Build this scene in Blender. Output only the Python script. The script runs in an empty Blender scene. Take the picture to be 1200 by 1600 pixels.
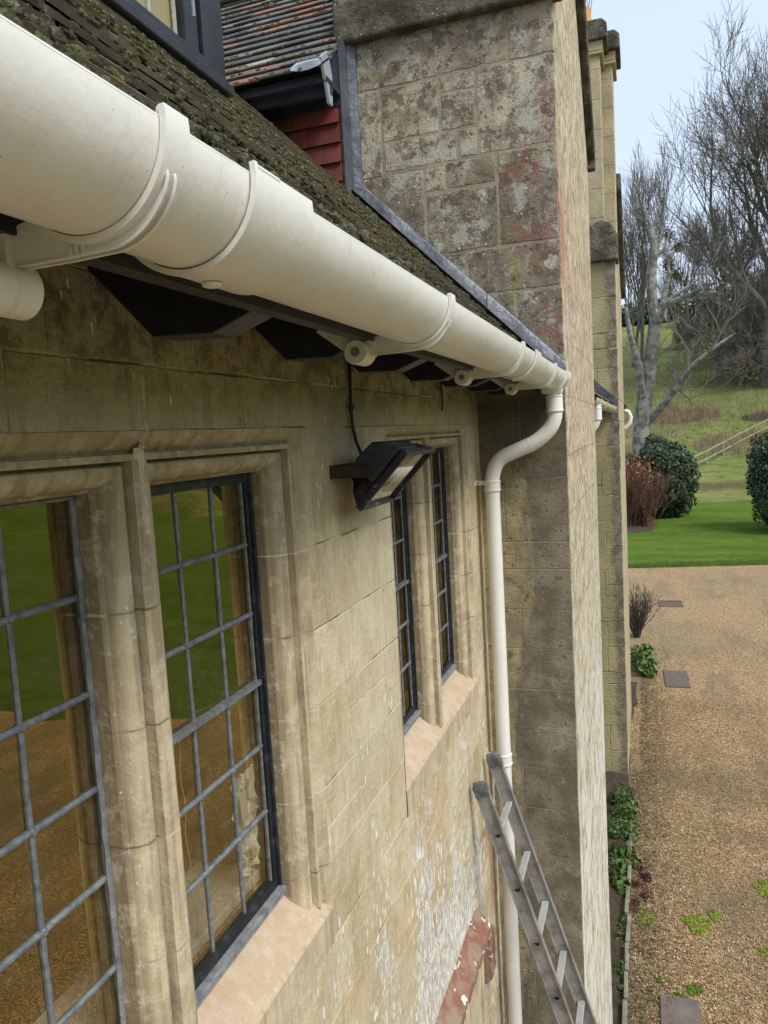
import bpy, math, random
import numpy as np
from mathutils import Vector, Matrix, noise as mn
random.seed(7); RNG = np.random.default_rng(7)
S = bpy.context.scene
COL = S.collection
R = math.radians

# ------------------------------------------------------------------ camera
PITCH, YAW, ROLL, FPX = .10057, .3365, -.05812, 1176.17
cy_, sy_, cp_, sp_ = math.cos(YAW), math.sin(YAW), math.cos(PITCH), math.sin(PITCH)
F_ = Vector((-sy_*cp_, cy_*cp_, -sp_)); RT_ = Vector((cy_, sy_, 0)); UP_ = RT_.cross(F_)
cr_, sr_ = math.cos(ROLL), math.sin(ROLL)
RT2, UP2 = cr_*RT_+sr_*UP_, -sr_*RT_+cr_*UP_
cam_d = bpy.data.cameras.new('camera'); cam = bpy.data.objects.new('camera', cam_d); COL.objects.link(cam)
m = Matrix((RT2, UP2, -F_)).transposed().to_4x4(); m.translation = Vector((.75, 0, 0)); cam.matrix_world = m
cam_d.sensor_fit = 'VERTICAL'; cam_d.sensor_height = 36; cam_d.lens = FPX/1600*36
cam_d.clip_start = .02; cam_d.clip_end = 3000
S.camera = cam
S.render.resolution_x, S.render.resolution_y = 768, 1024

# ------------------------------------------------------------------ world, sun, exposure
SUN_EL, SUN_AZ = 48, 118          # azimuth clockwise from +Y: the sun stands off to the right of the wall
w = bpy.data.worlds.new("World"); S.world = w; w.use_nodes = True
wt = w.node_tree; wt.nodes.clear()
sky = wt.nodes.new('ShaderNodeTexSky'); sky.sky_type = 'NISHITA'; sky.sun_disc = False
sky.sun_elevation = R(SUN_EL); sky.sun_rotation = R(SUN_AZ); sky.air_density = 1.0; sky.dust_density = 3.5; sky.ozone_density = 1.5
hsv = wt.nodes.new('ShaderNodeHueSaturation'); hsv.inputs['Saturation'].default_value = .5
mixw = wt.nodes.new('ShaderNodeMix'); mixw.data_type = 'RGBA'; mixw.inputs[0].default_value = .55
mixw.inputs[7].default_value = (6.3, 7.7, 9.6, 1)      # thin even cloud over the whole sky
bg = wt.nodes.new('ShaderNodeBackground'); bg.inputs['Strength'].default_value = .088
wo = wt.nodes.new('ShaderNodeOutputWorld')
wt.links.new(sky.outputs[0], hsv.inputs['Color']); wt.links.new(hsv.outputs[0], mixw.inputs[6])
wt.links.new(mixw.outputs[2], bg.inputs['Color']); wt.links.new(bg.outputs[0], wo.inputs['Surface'])
sd = bpy.data.lights.new('sun', 'SUN'); sun = bpy.data.objects.new('sun', sd); COL.objects.link(sun)
sd.energy = 1.75; sd.angle = R(22); sd.color = (1, .95, .87)
sdir = Vector((math.sin(R(SUN_AZ))*math.cos(R(SUN_EL)), math.cos(R(SUN_AZ))*math.cos(R(SUN_EL)), math.sin(R(SUN_EL))))
sun.rotation_euler = (-sdir).to_track_quat('-Z', 'Y').to_euler(); sun.location = (20, -10, 30)
S.view_settings.view_transform = 'Standard'; S.view_settings.look = 'None'
S.view_settings.exposure = 0.88; S.view_settings.gamma = 1; S.view_settings.use_curve_mapping = False
S.render.engine = 'CYCLES'
try:
    S.cycles.max_bounces = 6; S.cycles.transparent_max_bounces = 8; S.cycles.use_denoising = True
except Exception: pass
GZ = -4.8                                             # ground level (the camera is at height 0)

# ------------------------------------------------------------------ material helper
class M:
    def __init__(s, name):
        s.m = bpy.data.materials.new(name); s.m.use_nodes = True; s.t = s.m.node_tree; s.t.nodes.clear()
        s.out = s.t.nodes.new('ShaderNodeOutputMaterial'); s.tc = s.t.nodes.new('ShaderNodeTexCoord').outputs['Object']
    def put(s, sock, v):
        if v is None: return
        if hasattr(v, 'is_output') or isinstance(v, bpy.types.NodeSocket): s.t.links.new(v, sock)
        elif isinstance(v, (tuple, list)) and sock.type == 'RGBA': sock.default_value = tuple(v)+(1,) if len(v) == 3 else v
        else: sock.default_value = v
    def vec(s, scale=(1, 1, 1), loc=(0, 0, 0), rot=(0, 0, 0), v=None):
        n = s.t.nodes.new('ShaderNodeMapping'); s.put(n.inputs[0], v or s.tc)
        n.inputs['Scale'].default_value = scale; n.inputs['Location'].default_value = loc; n.inputs['Rotation'].default_value = rot
        return n.outputs[0]
    def noise(s, sc, det=4, ro=.55, v=None, dist=0, color=False):
        n = s.t.nodes.new('ShaderNodeTexNoise'); s.put(n.inputs['Vector'], v or s.tc)
        n.inputs['Scale'].default_value = sc; n.inputs['Detail'].default_value = det; n.inputs['Roughness'].default_value = ro; n.inputs['Distortion'].default_value = dist
        if color: return n.outputs['Color']
        return s.rng(n.outputs['Fac'], .13, .87, 0, 1)
    def vor(s, sc, v=None, feat='F1', out='Distance', rnd=1):
        n = s.t.nodes.new('ShaderNodeTexVoronoi'); n.feature = feat; s.put(n.inputs['Vector'], v or s.tc)
        n.inputs['Scale'].default_value = sc; n.inputs['Randomness'].default_value = rnd
        return n.outputs[out]
    def rng(s, v, a, b, c=0, d=1, smooth=False):
        n = s.t.nodes.new('ShaderNodeMapRange'); s.put(n.inputs[0], v)
        if smooth: n.interpolation_type = 'SMOOTHSTEP'
        for i, x in enumerate((a, b, c, d)): n.inputs[i+1].default_value = x
        return n.outputs[0]
    def math(s, op, a, b=None):
        n = s.t.nodes.new('ShaderNodeMath'); n.operation = op; s.put(n.inputs[0], a); s.put(n.inputs[1], b); return n.outputs[0]
    def mul(s, a, b): return s.math('MULTIPLY', a, b)
    def mix(s, f, a, b, mode='MIX'):
        n = s.t.nodes.new('ShaderNodeMix'); n.data_type = 'RGBA'; n.blend_type = mode
        s.put(n.inputs[0], f); s.put(n.inputs[6], a); s.put(n.inputs[7], b); return n.outputs[2]
    def ramp(s, f, stops):
        n = s.t.nodes.new('ShaderNodeValToRGB'); s.put(n.inputs[0], f); e = n.color_ramp.elements
        while len(e) < len(stops): e.new(.5)
        for x, (p, c) in zip(e, stops): x.position = p; x.color = tuple(c)+(1,)
        return n.outputs[0]
    def attr(s, name='tone', out='Fac'):
        n = s.t.nodes.new('ShaderNodeAttribute'); n.attribute_name = name; return n.outputs[out]
    def xyz(s, v=None):
        n = s.t.nodes.new('ShaderNodeSeparateXYZ'); s.put(n.inputs[0], v or s.tc); return n.outputs
    def near(s, p, r, soft=.5, v=None):                # 1 inside a ball about p, fading out
        n = s.t.nodes.new('ShaderNodeVectorMath'); n.operation = 'DISTANCE'; s.put(n.inputs[0], v or s.tc); n.inputs[1].default_value = p
        d = s.math('ADD', n.outputs['Value'], s.rng(s.noise(7/r**.5, 4, .7), .2, .8, -r*.45, r*.45)); return s.rng(d, r*(1-soft), r, 1, 0, True)
    def bump(s, h, dist=.01, st=1, nrm=None):
        n = s.t.nodes.new('ShaderNodeBump'); s.put(n.inputs['Height'], h); n.inputs['Distance'].default_value = dist; n.inputs['Strength'].default_value = st
        if nrm: s.put(n.inputs['Normal'], nrm)
        return n.outputs[0]
    def bsdf(s, color, rough=.8, bump=None, spec=.3, metal=0, **kw):
        n = s.t.nodes.new('ShaderNodeBsdfPrincipled'); s.put(n.inputs['Base Color'], color); s.put(n.inputs['Roughness'], rough)
        n.inputs['Specular IOR Level'].default_value = spec; n.inputs['Metallic'].default_value = metal
        if bump: s.put(n.inputs['Normal'], bump)
        for k, v in kw.items(): s.put(n.inputs[k.replace('_', ' ')], v)
        s.t.links.new(n.outputs[0], s.out.inputs[0]); return s.m

def mat_limestone(name, kind):
    """kind: main = clean honey coloured ashlar; dark = stained cross wall; strip = weathered outer face; trim = dressed window stone"""
    s = M(name); t = s.attr(); x, y, z = s.xyz()
    big = s.noise(1.7, 5, .6); mid = s.noise(9, 5, .65); fine = s.noise(70, 4, .7); grit = s.noise(260, 3, .7)
    if kind == 'main':
        c = s.ramp(t, [(0, (.44, .365, .235)), (.3, (.55, .465, .305)), (.6, (.62, .53, .355)), (.85, (.69, .60, .425)), (1, (.58, .44, .26))])
        c = s.mix(s.rng(mid, .42, .62, 0, .55), c, (.42, .32, .165))
        c = s.mix(s.rng(big, .45, .62, 0, .55), c, (.60, .54, .40))
        tool = s.noise(16, 4, .65, v=s.vec((1, 5, .6), rot=(.35, 0, 0)))          # diagonal tooling streaks
        c = s.mix(s.rng(tool, .48, .66, 0, .28), c, (.36, .28, .165))
        rain = s.noise(9, 5, .7, v=s.vec((1, 3, .22), loc=(0, 5, 2)))
        c = s.mix(s.mul(s.rng(rain, .52, .66, 0, .45), s.rng(s.noise(1.3, 3, .6, v=s.vec(loc=(8, 1, 1))), .42, .6)), c, (.33, .275, .18))
        c = s.mix(s.rng(s.noise(30, 5, .75), .52, .62, 0, .35), c, (.66, .60, .46))
        # weathered band under the eaves, a grubbier tone of the stone itself
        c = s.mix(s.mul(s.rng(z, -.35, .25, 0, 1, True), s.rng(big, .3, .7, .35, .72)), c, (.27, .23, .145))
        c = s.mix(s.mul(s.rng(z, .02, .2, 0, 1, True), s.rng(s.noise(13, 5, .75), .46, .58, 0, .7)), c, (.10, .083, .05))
        # orange brown iron stains low down
        c = s.mix(s.mul(s.rng(z, -.9, -1.6, 0, 1), s.rng(s.noise(2.6, 3, .5, v=s.vec((1, 1, .45), loc=(3, 1, 0))), .56, .72, 0, .6)), c, (.50, .30, .13))
        # flaking white limewash: loose flecks, thick runs lower down by the corner
        dens = s.mul(s.rng(z, -.35, -1.9, 0, 1), s.rng(y, .6, 2.4, .35, 1))
        fl = s.math('ADD', s.vor(46, v=s.vec((1, 1.1, .34), rot=(.12, 0, 0))), s.rng(fine, 0, 1, -.09, .09))
        n1 = s.noise(5.5, 4, .6, v=s.vec((1, 1, .5)))
        thr = s.math('ADD', s.rng(dens, 0, 1, .05, .34), s.rng(n1, .35, .65, -.17, .13))
        f1 = s.rng(s.math('SUBTRACT', thr, fl), 0, .04, 0, 1)
        patch = s.mul(s.rng(s.math('ADD', s.noise(3.2, 6, .72, v=s.vec((1, 1.2, .55), loc=(0, .4, 0))), s.mul(s.near((0, 2.55, -2.15), 1.25, .98), .36)), .70, .78, 0, 1), s.rng(z, -1.15, -1.5, 0, 1))
        white = s.math('MAXIMUM', f1, s.mul(patch, s.rng(s.noise(40, 5, .75, v=s.vec((1, 1.6, .5))), .40, .56, 0, 1)))
        c = s.mix(s.mul(white, .92), c, (.80, .80, .78))
        pits = s.mul(s.rng(s.noise(48, 4, .7, v=s.vec((1, 1, .7))), .27, .18, 0, 1), s.rng(mid, .45, .6))
        c = s.mix(s.mul(pits, .4), c, (.14, .11, .07))
        h = s.math('ADD', s.math('ADD', s.mul(mid, .6), s.mul(fine, .35)), s.math('ADD', s.mul(tool, .5), s.mul(white, .25)))
        h = s.math('SUBTRACT', s.math('ADD', h, s.mul(rain, .2)), s.mul(pits, .5))
        return s.bsdf(c, .9, s.bump(s.math('ADD', h, s.mul(grit, .28)), .011, 1), .2)
    if kind == 'trim':
        c = s.ramp(mid, [(.3, (.36, .295, .19)), (.5, (.46, .385, .255)), (.7, (.55, .47, .33))])
        c = s.mix(s.rng(big, .4, .75, 0, .5), c, (.38, .305, .19))
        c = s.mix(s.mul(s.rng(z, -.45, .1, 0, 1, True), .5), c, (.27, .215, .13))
        st = s.noise(30, 3, .6, v=s.vec((1, 1.5, .12)))
        c = s.mix(s.rng(st, .48, .66, 0, .55), c, (.21, .165, .105))
        c = s.mix(s.mul(s.rng(x, -.035, -.062), .72), c, (.17, .13, .085))  # deeper parts of the reveal darken: their shade is put into the stone colour
        c = s.mix(s.rng(s.noise(24, 5, .75), .54, .64, 0, .4), c, (.56, .51, .39))
        c = s.mix(s.mul(t, .9), c, s.mix(s.rng(s.noise(14, 6, .75), .42, .60), (.43, .315, .22), (.47, .38, .28)))                            # tone 1 = pink sill stone
        c = s.mix(s.mul(s.rng(s.vor(60, v=s.vec((1, 1, .7))), .12, .08, 0, 1), s.rng(mid, .5, .62, 0, .7)), c, (.70, .67, .60))
        zw = s.math('ADD', z, s.rng(s.noise(30, 3), 0, 1, -.003, .003)); jt = None
        for zj in (-.255, -.447, -.640, -.842, -1.03):
            d_ = s.rng(s.math('ABSOLUTE', s.math('SUBTRACT', zw, zj)), .0012, .0028, 1, 0); jt = d_ if jt is None else s.math('MAXIMUM', jt, d_)
        c = s.mix(s.mul(s.mul(jt, s.math('SUBTRACT', 1, t)), s.rng(s.noise(12, 2), .3, .6, .25, .9)), c, s.mix(s.rng(s.noise(5, 2), .45, .55), (.55, .50, .38), (.15, .12, .08)))
        pits = s.mul(s.rng(s.noise(75, 4, .7), .25, .17, 0, 1), s.rng(big, .45, .6)); c = s.mix(s.mul(pits, .35), c, (.16, .13, .09))
        return s.bsdf(c, .88, s.bump(s.math('ADD', s.mul(fine, .4), s.math('ADD', s.mul(st, .5), s.mul(mid, .5))), .005, .9), .2)
    if kind == 'dark':
        c = s.ramp(s.math('ADD', s.mul(t, .55), s.mul(big, .45)), [(.2, (.29, .25, .185)), (.5, (.39, .345, .26)), (.8, (.49, .44, .34))])
        c = s.mix(s.rng(mid, .42, .62, 0, .7), c, (.17, .14, .105))
        # clean buff stone beside the corner under the eaves, sooty beyond a ragged upright line
        lowz = s.rng(z, .32, .12, 0, 1)
        ragx = s.math('ADD', x, s.rng(s.noise(3.5, 5, .65, v=s.vec((1.5, 1, .35))), .2, .8, -.15, .15))
        soot = s.rng(ragx, .10, .19, 0, 1, True)
        low = s.mix(s.mul(soot, .95), s.mix(s.rng(mid, .38, .62), (.37, .31, .185), (.25, .21, .125)), s.mix(s.rng(s.noise(6, 6, .72), .40, .62), (.14, .117, .09), (.26, .22, .165)))
        low = s.mix(s.mul(s.rng(s.noise(7, 4, .7, v=s.vec(loc=(4, 4, 4))), .6, .72, 0, .5), s.rng(z, -.6, -1.2, 0, 1)), low, (.36, .34, .28))
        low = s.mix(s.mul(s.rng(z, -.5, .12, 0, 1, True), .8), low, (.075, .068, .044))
        c = s.mix(lowz, c, low)
        hiz = s.math('SUBTRACT', 1, lowz)
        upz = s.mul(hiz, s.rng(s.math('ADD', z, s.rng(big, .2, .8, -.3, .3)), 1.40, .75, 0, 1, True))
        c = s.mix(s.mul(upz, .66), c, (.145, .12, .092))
        c = s.mix(s.mul(hiz, s.rng(s.noise(5, 6, .75, v=s.vec(loc=(5, 2, 1))), .50, .60, 0, .75)), c, (.44, .43, .38))
        c = s.mix(s.mul(hiz, s.rng(s.noise(15, 6, .75, v=s.vec(loc=(2, 9, 1))), .52, .60, 0, .75)), c, (.10, .08, .06))
        c = s.mix(s.mul(hiz, s.rng(s.noise(6, 4, .6, v=s.vec(loc=(1, 7, 3))), .62, .72, 0, .5)), c, (.30, .26, .10))
        # algae reds near the arris
        red = s.math('MAXIMUM', s.near((.41, 3.58, 1.38), .22, .8), s.math('MAXIMUM', s.near((.40, 3.58, .86), .26, .8), s.math('MAXIMUM', s.near((.25, 3.58, 1.18), .16, .8), s.near((.38, 3.58, .48), .16, .8))))
        c = s.mix(s.mul(s.rng(s.noise(16, 5, .7), .42, .58), s.mul(red, .7)), c, (.23, .095, .08))
        # crusty lichens: fine grey speckle and larger discs
        sp = s.mul(s.rng(s.math('ADD', s.vor(95), s.rng(fine, 0, 1, -.15, .15)), .40, .28, 0, 1), s.rng(s.noise(6, 6, .78), .50, .62, 0, 1))
        c = s.mix(s.mul(sp, s.rng(lowz, 0, 1, .6, .08)), c, (.48, .47, .42))
        sp2 = s.mul(s.rng(s.vor(26, v=s.vec(loc=(.3, .1, .7))), .15, .11, 0, 1), s.rng(s.noise(3.1, 2), .5, .56, 0, 1))
        c = s.mix(s.mul(sp2, s.rng(lowz, 0, 1, .85, .1)), c, (.58, .58, .52))
        disc = s.math('MAXIMUM', s.near((.372, 3.58, .74), .035, .25), s.math('MAXIMUM', s.near((.385, 3.58, .31), .02, .3), s.near((-.15, 3.58, .88), .03, .4)))
        disc = s.math('MAXIMUM', disc, s.near((.07, 3.58, 1.08), .025, .3))
        c = s.mix(s.mul(disc, s.rng(fine, .4, .6, .3, .85)), c, (.50, .52, .45))
        dark = s.rng(s.noise(24, 6, .75), .57, .66, 0, .7)
        c = s.mix(dark, c, (.07, .058, .045))
        h = s.math('ADD', s.math('ADD', s.mul(mid, .7), s.mul(fine, .5)), s.math('ADD', s.mul(grit, .2), s.mul(sp, .2)))
        return s.bsdf(c, .92, s.bump(h, .009, .9), .15)
    if kind == 'strip':
        c = s.mix(s.rng(mid, .40, .60), (.53, .46, .31), (.36, .29, .19))
        c = s.mix(s.rng(s.noise(18, 5, .72, v=s.vec((1, 1, .8))), .50, .60, 0, .65), c, (.60, .56, .46))
        c = s.mix(s.rng(s.noise(20, 5, .75, v=s.vec((1, 1, .9), loc=(3, 3, 3))), .54, .62, 0, .8), c, (.15, .12, .085))
        c = s.mix(s.mul(s.mul(s.rng(z, 1.5, .6, 0, 1), s.rng(z, -.5, .2)), s.rng(s.noise(8, 4, .6, v=s.vec((1, 1, .8), loc=(1, 3, 9))), .46, .60, 0, .5)), c, (.40, .21, .16))
        c = s.mix(s.mul(s.near((.41, 3.6, .9), .38, .8), .6), c, (.36, .13, .11))
        c = s.mix(s.mul(s.rng(z, -.6, -2.2, 0, 1), s.rng(s.noise(9, 5, .7, v=s.vec((1, 1, .6))), .42, .55, 0, .8)), c, (.66, .65, .61))
        jz = s.rng(s.math('ABSOLUTE', s.math('SUBTRACT', s.math('FRACT', s.math('MULTIPLY', s.math('ADD', z, s.rng(s.noise(3, 2), 0, 1, -.01, .01)), 3.6)), .5)), .018, .010); c = s.mix(s.mul(jz, .55), c, (.18, .15, .11))
        h = s.math('ADD', s.mul(s.noise(24, 5, .7), .8), s.mul(fine, .5))
        return s.bsdf(c, .9, s.bump(h, .008, .9), .2)

def simple(name, ca, cb, sc=12, rough=.6, bdist=.002, bscale=80, spec=.3, metal=0, det=5, lo=.3, hi=.7, **kw):
    s = M(name); c = s.mix(s.rng(s.noise(sc, det, .6), lo, hi), ca, cb)
    return s.bsdf(c, rough, s.bump(s.noise(bscale, 4, .6), bdist, .7), spec, metal, **kw)

def leafy(name, ca, cb, rough=.5, spec=.35):
    s = M(name); c = s.mix(s.attr(), ca, cb); c = s.mix(s.rng(s.noise(1.3, 3), .35, .7, 0, .45), c, tuple(v*.55 for v in ca))
    return s.bsdf(c, rough, None, spec)

MT = {}
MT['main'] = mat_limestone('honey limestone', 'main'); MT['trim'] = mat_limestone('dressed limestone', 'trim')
MT['dark'] = mat_limestone('stained limestone', 'dark'); MT['strip'] = mat_limestone('weathered limestone', 'strip')
MT['mortar'] = simple('mortar', (.50, .45, .34), (.13, .105, .07), 5, .95, .004, 120, lo=.42, hi=.58)
MT['mortar_pale'] = simple('pale mortar', (.34, .30, .225), (.23, .20, .15), 9, .95, .005, 90)
MT['farstone'] = (lambda s: s.bsdf(s.mix(s.mul(s.rng(s.math('ADD', s.xyz()[0], s.rng(s.noise(2.5, 4, .6), .2, .8, -.06, .06)), .30, .36, 0, 1), .85), s.mix(s.rng(s.noise(1.3, 4, .6), .4, .6), s.mix(s.attr(), (.31, .27, .15), (.38, .33, .20)), (.25, .235, .14)), s.mix(s.rng(s.noise(12, 6, .75), .42, .6), (.11, .09, .07), (.22, .19, .155))), .92, s.bump(s.noise(30, 4), .008), .15))(M('far limestone'))
MT['farclean'] = (lambda s: s.bsdf(s.mix(s.rng(s.noise(2.5, 5, .65), .35, .7), s.mix(s.attr(), (.40, .34, .22), (.47, .40, .26)), (.30, .26, .18)), .92, s.bump(s.noise(30, 4), .006), .15))(M('chimney limestone'))
MT['coping'] = (lambda s: s.bsdf(s.mix(s.mul(s.rng(s.vor(38), .2, .12), s.rng(s.noise(7, 4), .5, .6)), s.mix(s.rng(s.noise(7, 5, .7), .4, .65), (.065, .06, .045), (.15, .14, .105)), (.40, .40, .33)), .95, s.bump(s.noise(22, 6, .7), .02), .1))(M('lichened coping'))
def cream():
    s = M('cream gloss paint'); n = s.noise(4, 3, .5); c = s.mix(s.rng(n, .35, .7), (.70, .69, .65), (.66, .645, .60))
    run = s.mul(s.rng(s.noise(30, 4, .7, v=s.vec((1, 1.6, .22))), .55, .68), s.rng(s.noise(2.4, 3), .46, .6, .0, .38)); c = s.mix(s.mul(run, .3), c, (.42, .38, .29))
    dust = s.mul(s.rng(s.noise(85, 5, .75), .62, .72), s.rng(n, .4, .6, .05, .32)); c = s.mix(dust, c, (.38, .34, .26))
    spk = s.rng(s.vor(70), .07, .045, 0, .7); c = s.mix(s.mul(spk, s.rng(s.noise(5, 3), .55, .6)), c, (.20, .17, .12))
    return s.bsdf(c, s.rng(s.noise(12, 4), .3, .7, .28, .5), s.bump(s.math('ADD', s.mul(s.noise(16, 3), .7), s.mul(s.noise(140, 2), .16)), .0018, .8), .45)
MT['cream'] = cream()
MT['black_wood'] = simple('black painted timber', (.010, .012, .018), (.022, .024, .030), 14, .38, .0015, 60, .4)
MT['blueblack'] = simple('navy black painted timber', (.018, .022, .040), (.028, .032, .052), 10, .5, .0015, 50, .4)
MT['lead'] = (lambda s: s.bsdf(s.mix(s.rng(s.noise(6, 5, .65), .35, .7), (.055, .063, .080), (.12, .13, .15)), .42, s.bump(s.noise(9, 4), .012), .4, .25))(M('lead sheet'))
MT['lead_bright'] = simple('bright lead', (.33, .38, .45), (.42, .47, .53), 12, .4, .004, 30, .4, .3)
MT['came'] = simple('lead came', (.11, .125, .15), (.22, .24, .27), 60, .5, .001, 120, .4, .3)
MT['putty'] = simple('weathered putty', (.23, .24, .25), (.12, .13, .15), 40, .8, .003, 90)
MT['steel_black'] = simple('black painted casement', (.010, .013, .018), (.04, .045, .05), 40, .4, .001, 90, .4, lo=.5, hi=.75)
def tilemat(name, cols, speck):
    s = M(name); t = s.attr(); c = s.ramp(t, cols); c = s.mix(s.rng(s.noise(22, 6, .72), .45, .65, 0, .45), c, speck)
    c = s.mix(s.rng(s.noise(5, 3), .5, .7, 0, .35), c, (.045, .04, .035))
    return s.bsdf(c, .92, s.bump(s.noise(60, 5, .7), .006), .15)
MT['tile'] = tilemat('old clay tile', [(0, (.17, .155, .13)), (.5, (.22, .195, .155)), (.85, (.25, .21, .165)), (.985, (.26, .16, .115))], (.30, .29, .235))
MT['tile_slaty'] = tilemat('grey lichened tile', [(0, (.09, .093, .10)), (.5, (.15, .148, .15)), (.78, (.21, .19, .17)), (.86, (.27, .15, .115)), (.95, (.30, .17, .13)), (1, (.40, .40, .37))], (.11, .115, .095))
MT['tile_red'] = (lambda s: s.bsdf(s.mix(s.rng(s.noise(7, 5, .6), .45, .7, 0, .6), s.ramp(s.attr(), [(0, (.105, .022, .018)), (.5, (.16, .038, .028)), (1, (.13, .055, .032))]), (.075, .035, .026)), .55, s.bump(s.noise(40, 4), .002), .35))(M('red hanging tile'))
MT['ridge'] = simple('ridge tile', (.42, .20, .12), (.30, .22, .17), 8, .9, .006, 40)
MT['pot'] = simple('clay chimney pot', (.62, .34, .15), (.50, .26, .11), 10, .8, .002, 40)
def mossmat():
    s = M('roof moss'); a = s.attr()
    green = s.ramp(a, [(0, (.04, .045, .02)), (.45, (.14, .15, .06)), (.75, (.23, .235, .095)), (1, (.34, .33, .13))])
    grey = s.ramp(a, [(0, (.035, .032, .024)), (.6, (.16, .155, .115)), (1, (.28, .27, .215))])
    c = s.mix(s.rng(s.noise(7, 3), .40, .66), green, grey)
    c = s.mix(s.rng(s.noise(420, 3, .7), .46, .30, 0, .8), c, (.04, .042, .02))
    return s.bsdf(c, .95, s.bump(s.noise(450, 3, .7), .004, 1), .1)
MT['moss'] = mossmat()
MT['alu'] = (lambda s: s.bsdf(s.mix(s.rng(s.noise(9, 5, .7), .45, .68), (.33, .325, .315), (.17, .163, .155)), s.rng(s.noise(14, 4), .3, .7, .35, .6), s.bump(s.noise(50, 3, v=s.vec((1, 1, .1))), .0008), .5, .45))(M('worn aluminium'))
MT['alu_clean'] = simple('clean aluminium', (.62, .63, .64), (.48, .48, .48), 12, .4, .001, 60, .5, .4); MT['rubber'] = simple('dusty grey rubber', (.07, .078, .085), (.16, .165, .165), 25, .8, .003, 70)
MT['redpaint'] = (lambda s: s.bsdf(s.mix(s.rng(s.noise(13, 5, .65), .60, .63, 0, 1), s.mix(s.rng(s.noise(14, 6, .75), .42, .60), (.22, .10, .07), (.26, .19, .14)), (.70, .69, .64)), .85, s.bump(s.noise(30, 4), .004), .2))(M('red sandstone hood'))
MT['graveltop'] = None
def glassmat(name, tint, ior, dirt=.0):
    s = M(name); lw = s.t.nodes.new('ShaderNodeLayerWeight'); f0 = ((ior-1)/(ior+1))**2; fres = s.rng(s.math('POWER', lw.outputs['Facing'], 4.), 0, 1, f0, 1)   # the same from both sides, so daylight gets in
    gl = s.t.nodes.new('ShaderNodeBsdfGlossy'); gl.inputs['Roughness'].default_value = .01; gl.inputs['Color'].default_value = (1, .78, .34, 1) if dirt else (.9, .9, .85, 1)
    tr = s.t.nodes.new('ShaderNodeBsdfTransparent'); tr.inputs['Color'].default_value = tint+(1,)
    b = s.bump(s.noise(3, 2, .4), .0025, .3); s.put(gl.inputs['Normal'], b)
    mx = s.t.nodes.new('ShaderNodeMixShader'); s.put(mx.inputs[0], fres); s.put(mx.inputs[1], tr.outputs[0]); s.put(mx.inputs[2], gl.outputs[0])
    df = s.t.nodes.new('ShaderNodeBsdfDiffuse'); df.inputs['Color'].default_value = (.42, .40, .33, 1); m2 = s.t.nodes.new('ShaderNodeMixShader')
    s.put(m2.inputs[0], s.math('ADD', s.rng(s.noise(14, 6, .75), .45, .75, dirt*.3, dirt*1.6), s.mul(s.rng(s.vor(130), .06, .03, 0, 1), s.rng(s.noise(20, 2), .5, .6, 0, dirt*5)))); s.put(m2.inputs[1], mx.outputs[0]); s.put(m2.inputs[2], df.outputs[0])
    s.t.links.new(m2.outputs[0], s.out.inputs[0]); return s.m
MT['glass'] = glassmat('old window glass', (.72, .73, .68), 3.5, .04)
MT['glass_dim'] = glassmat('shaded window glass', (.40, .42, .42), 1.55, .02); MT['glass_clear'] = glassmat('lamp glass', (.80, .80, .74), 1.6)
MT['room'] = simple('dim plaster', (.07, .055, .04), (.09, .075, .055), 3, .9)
MT['board'] = simple('white painted board', (.62, .61, .57), (.54, .53, .49), 6, .6)

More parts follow.
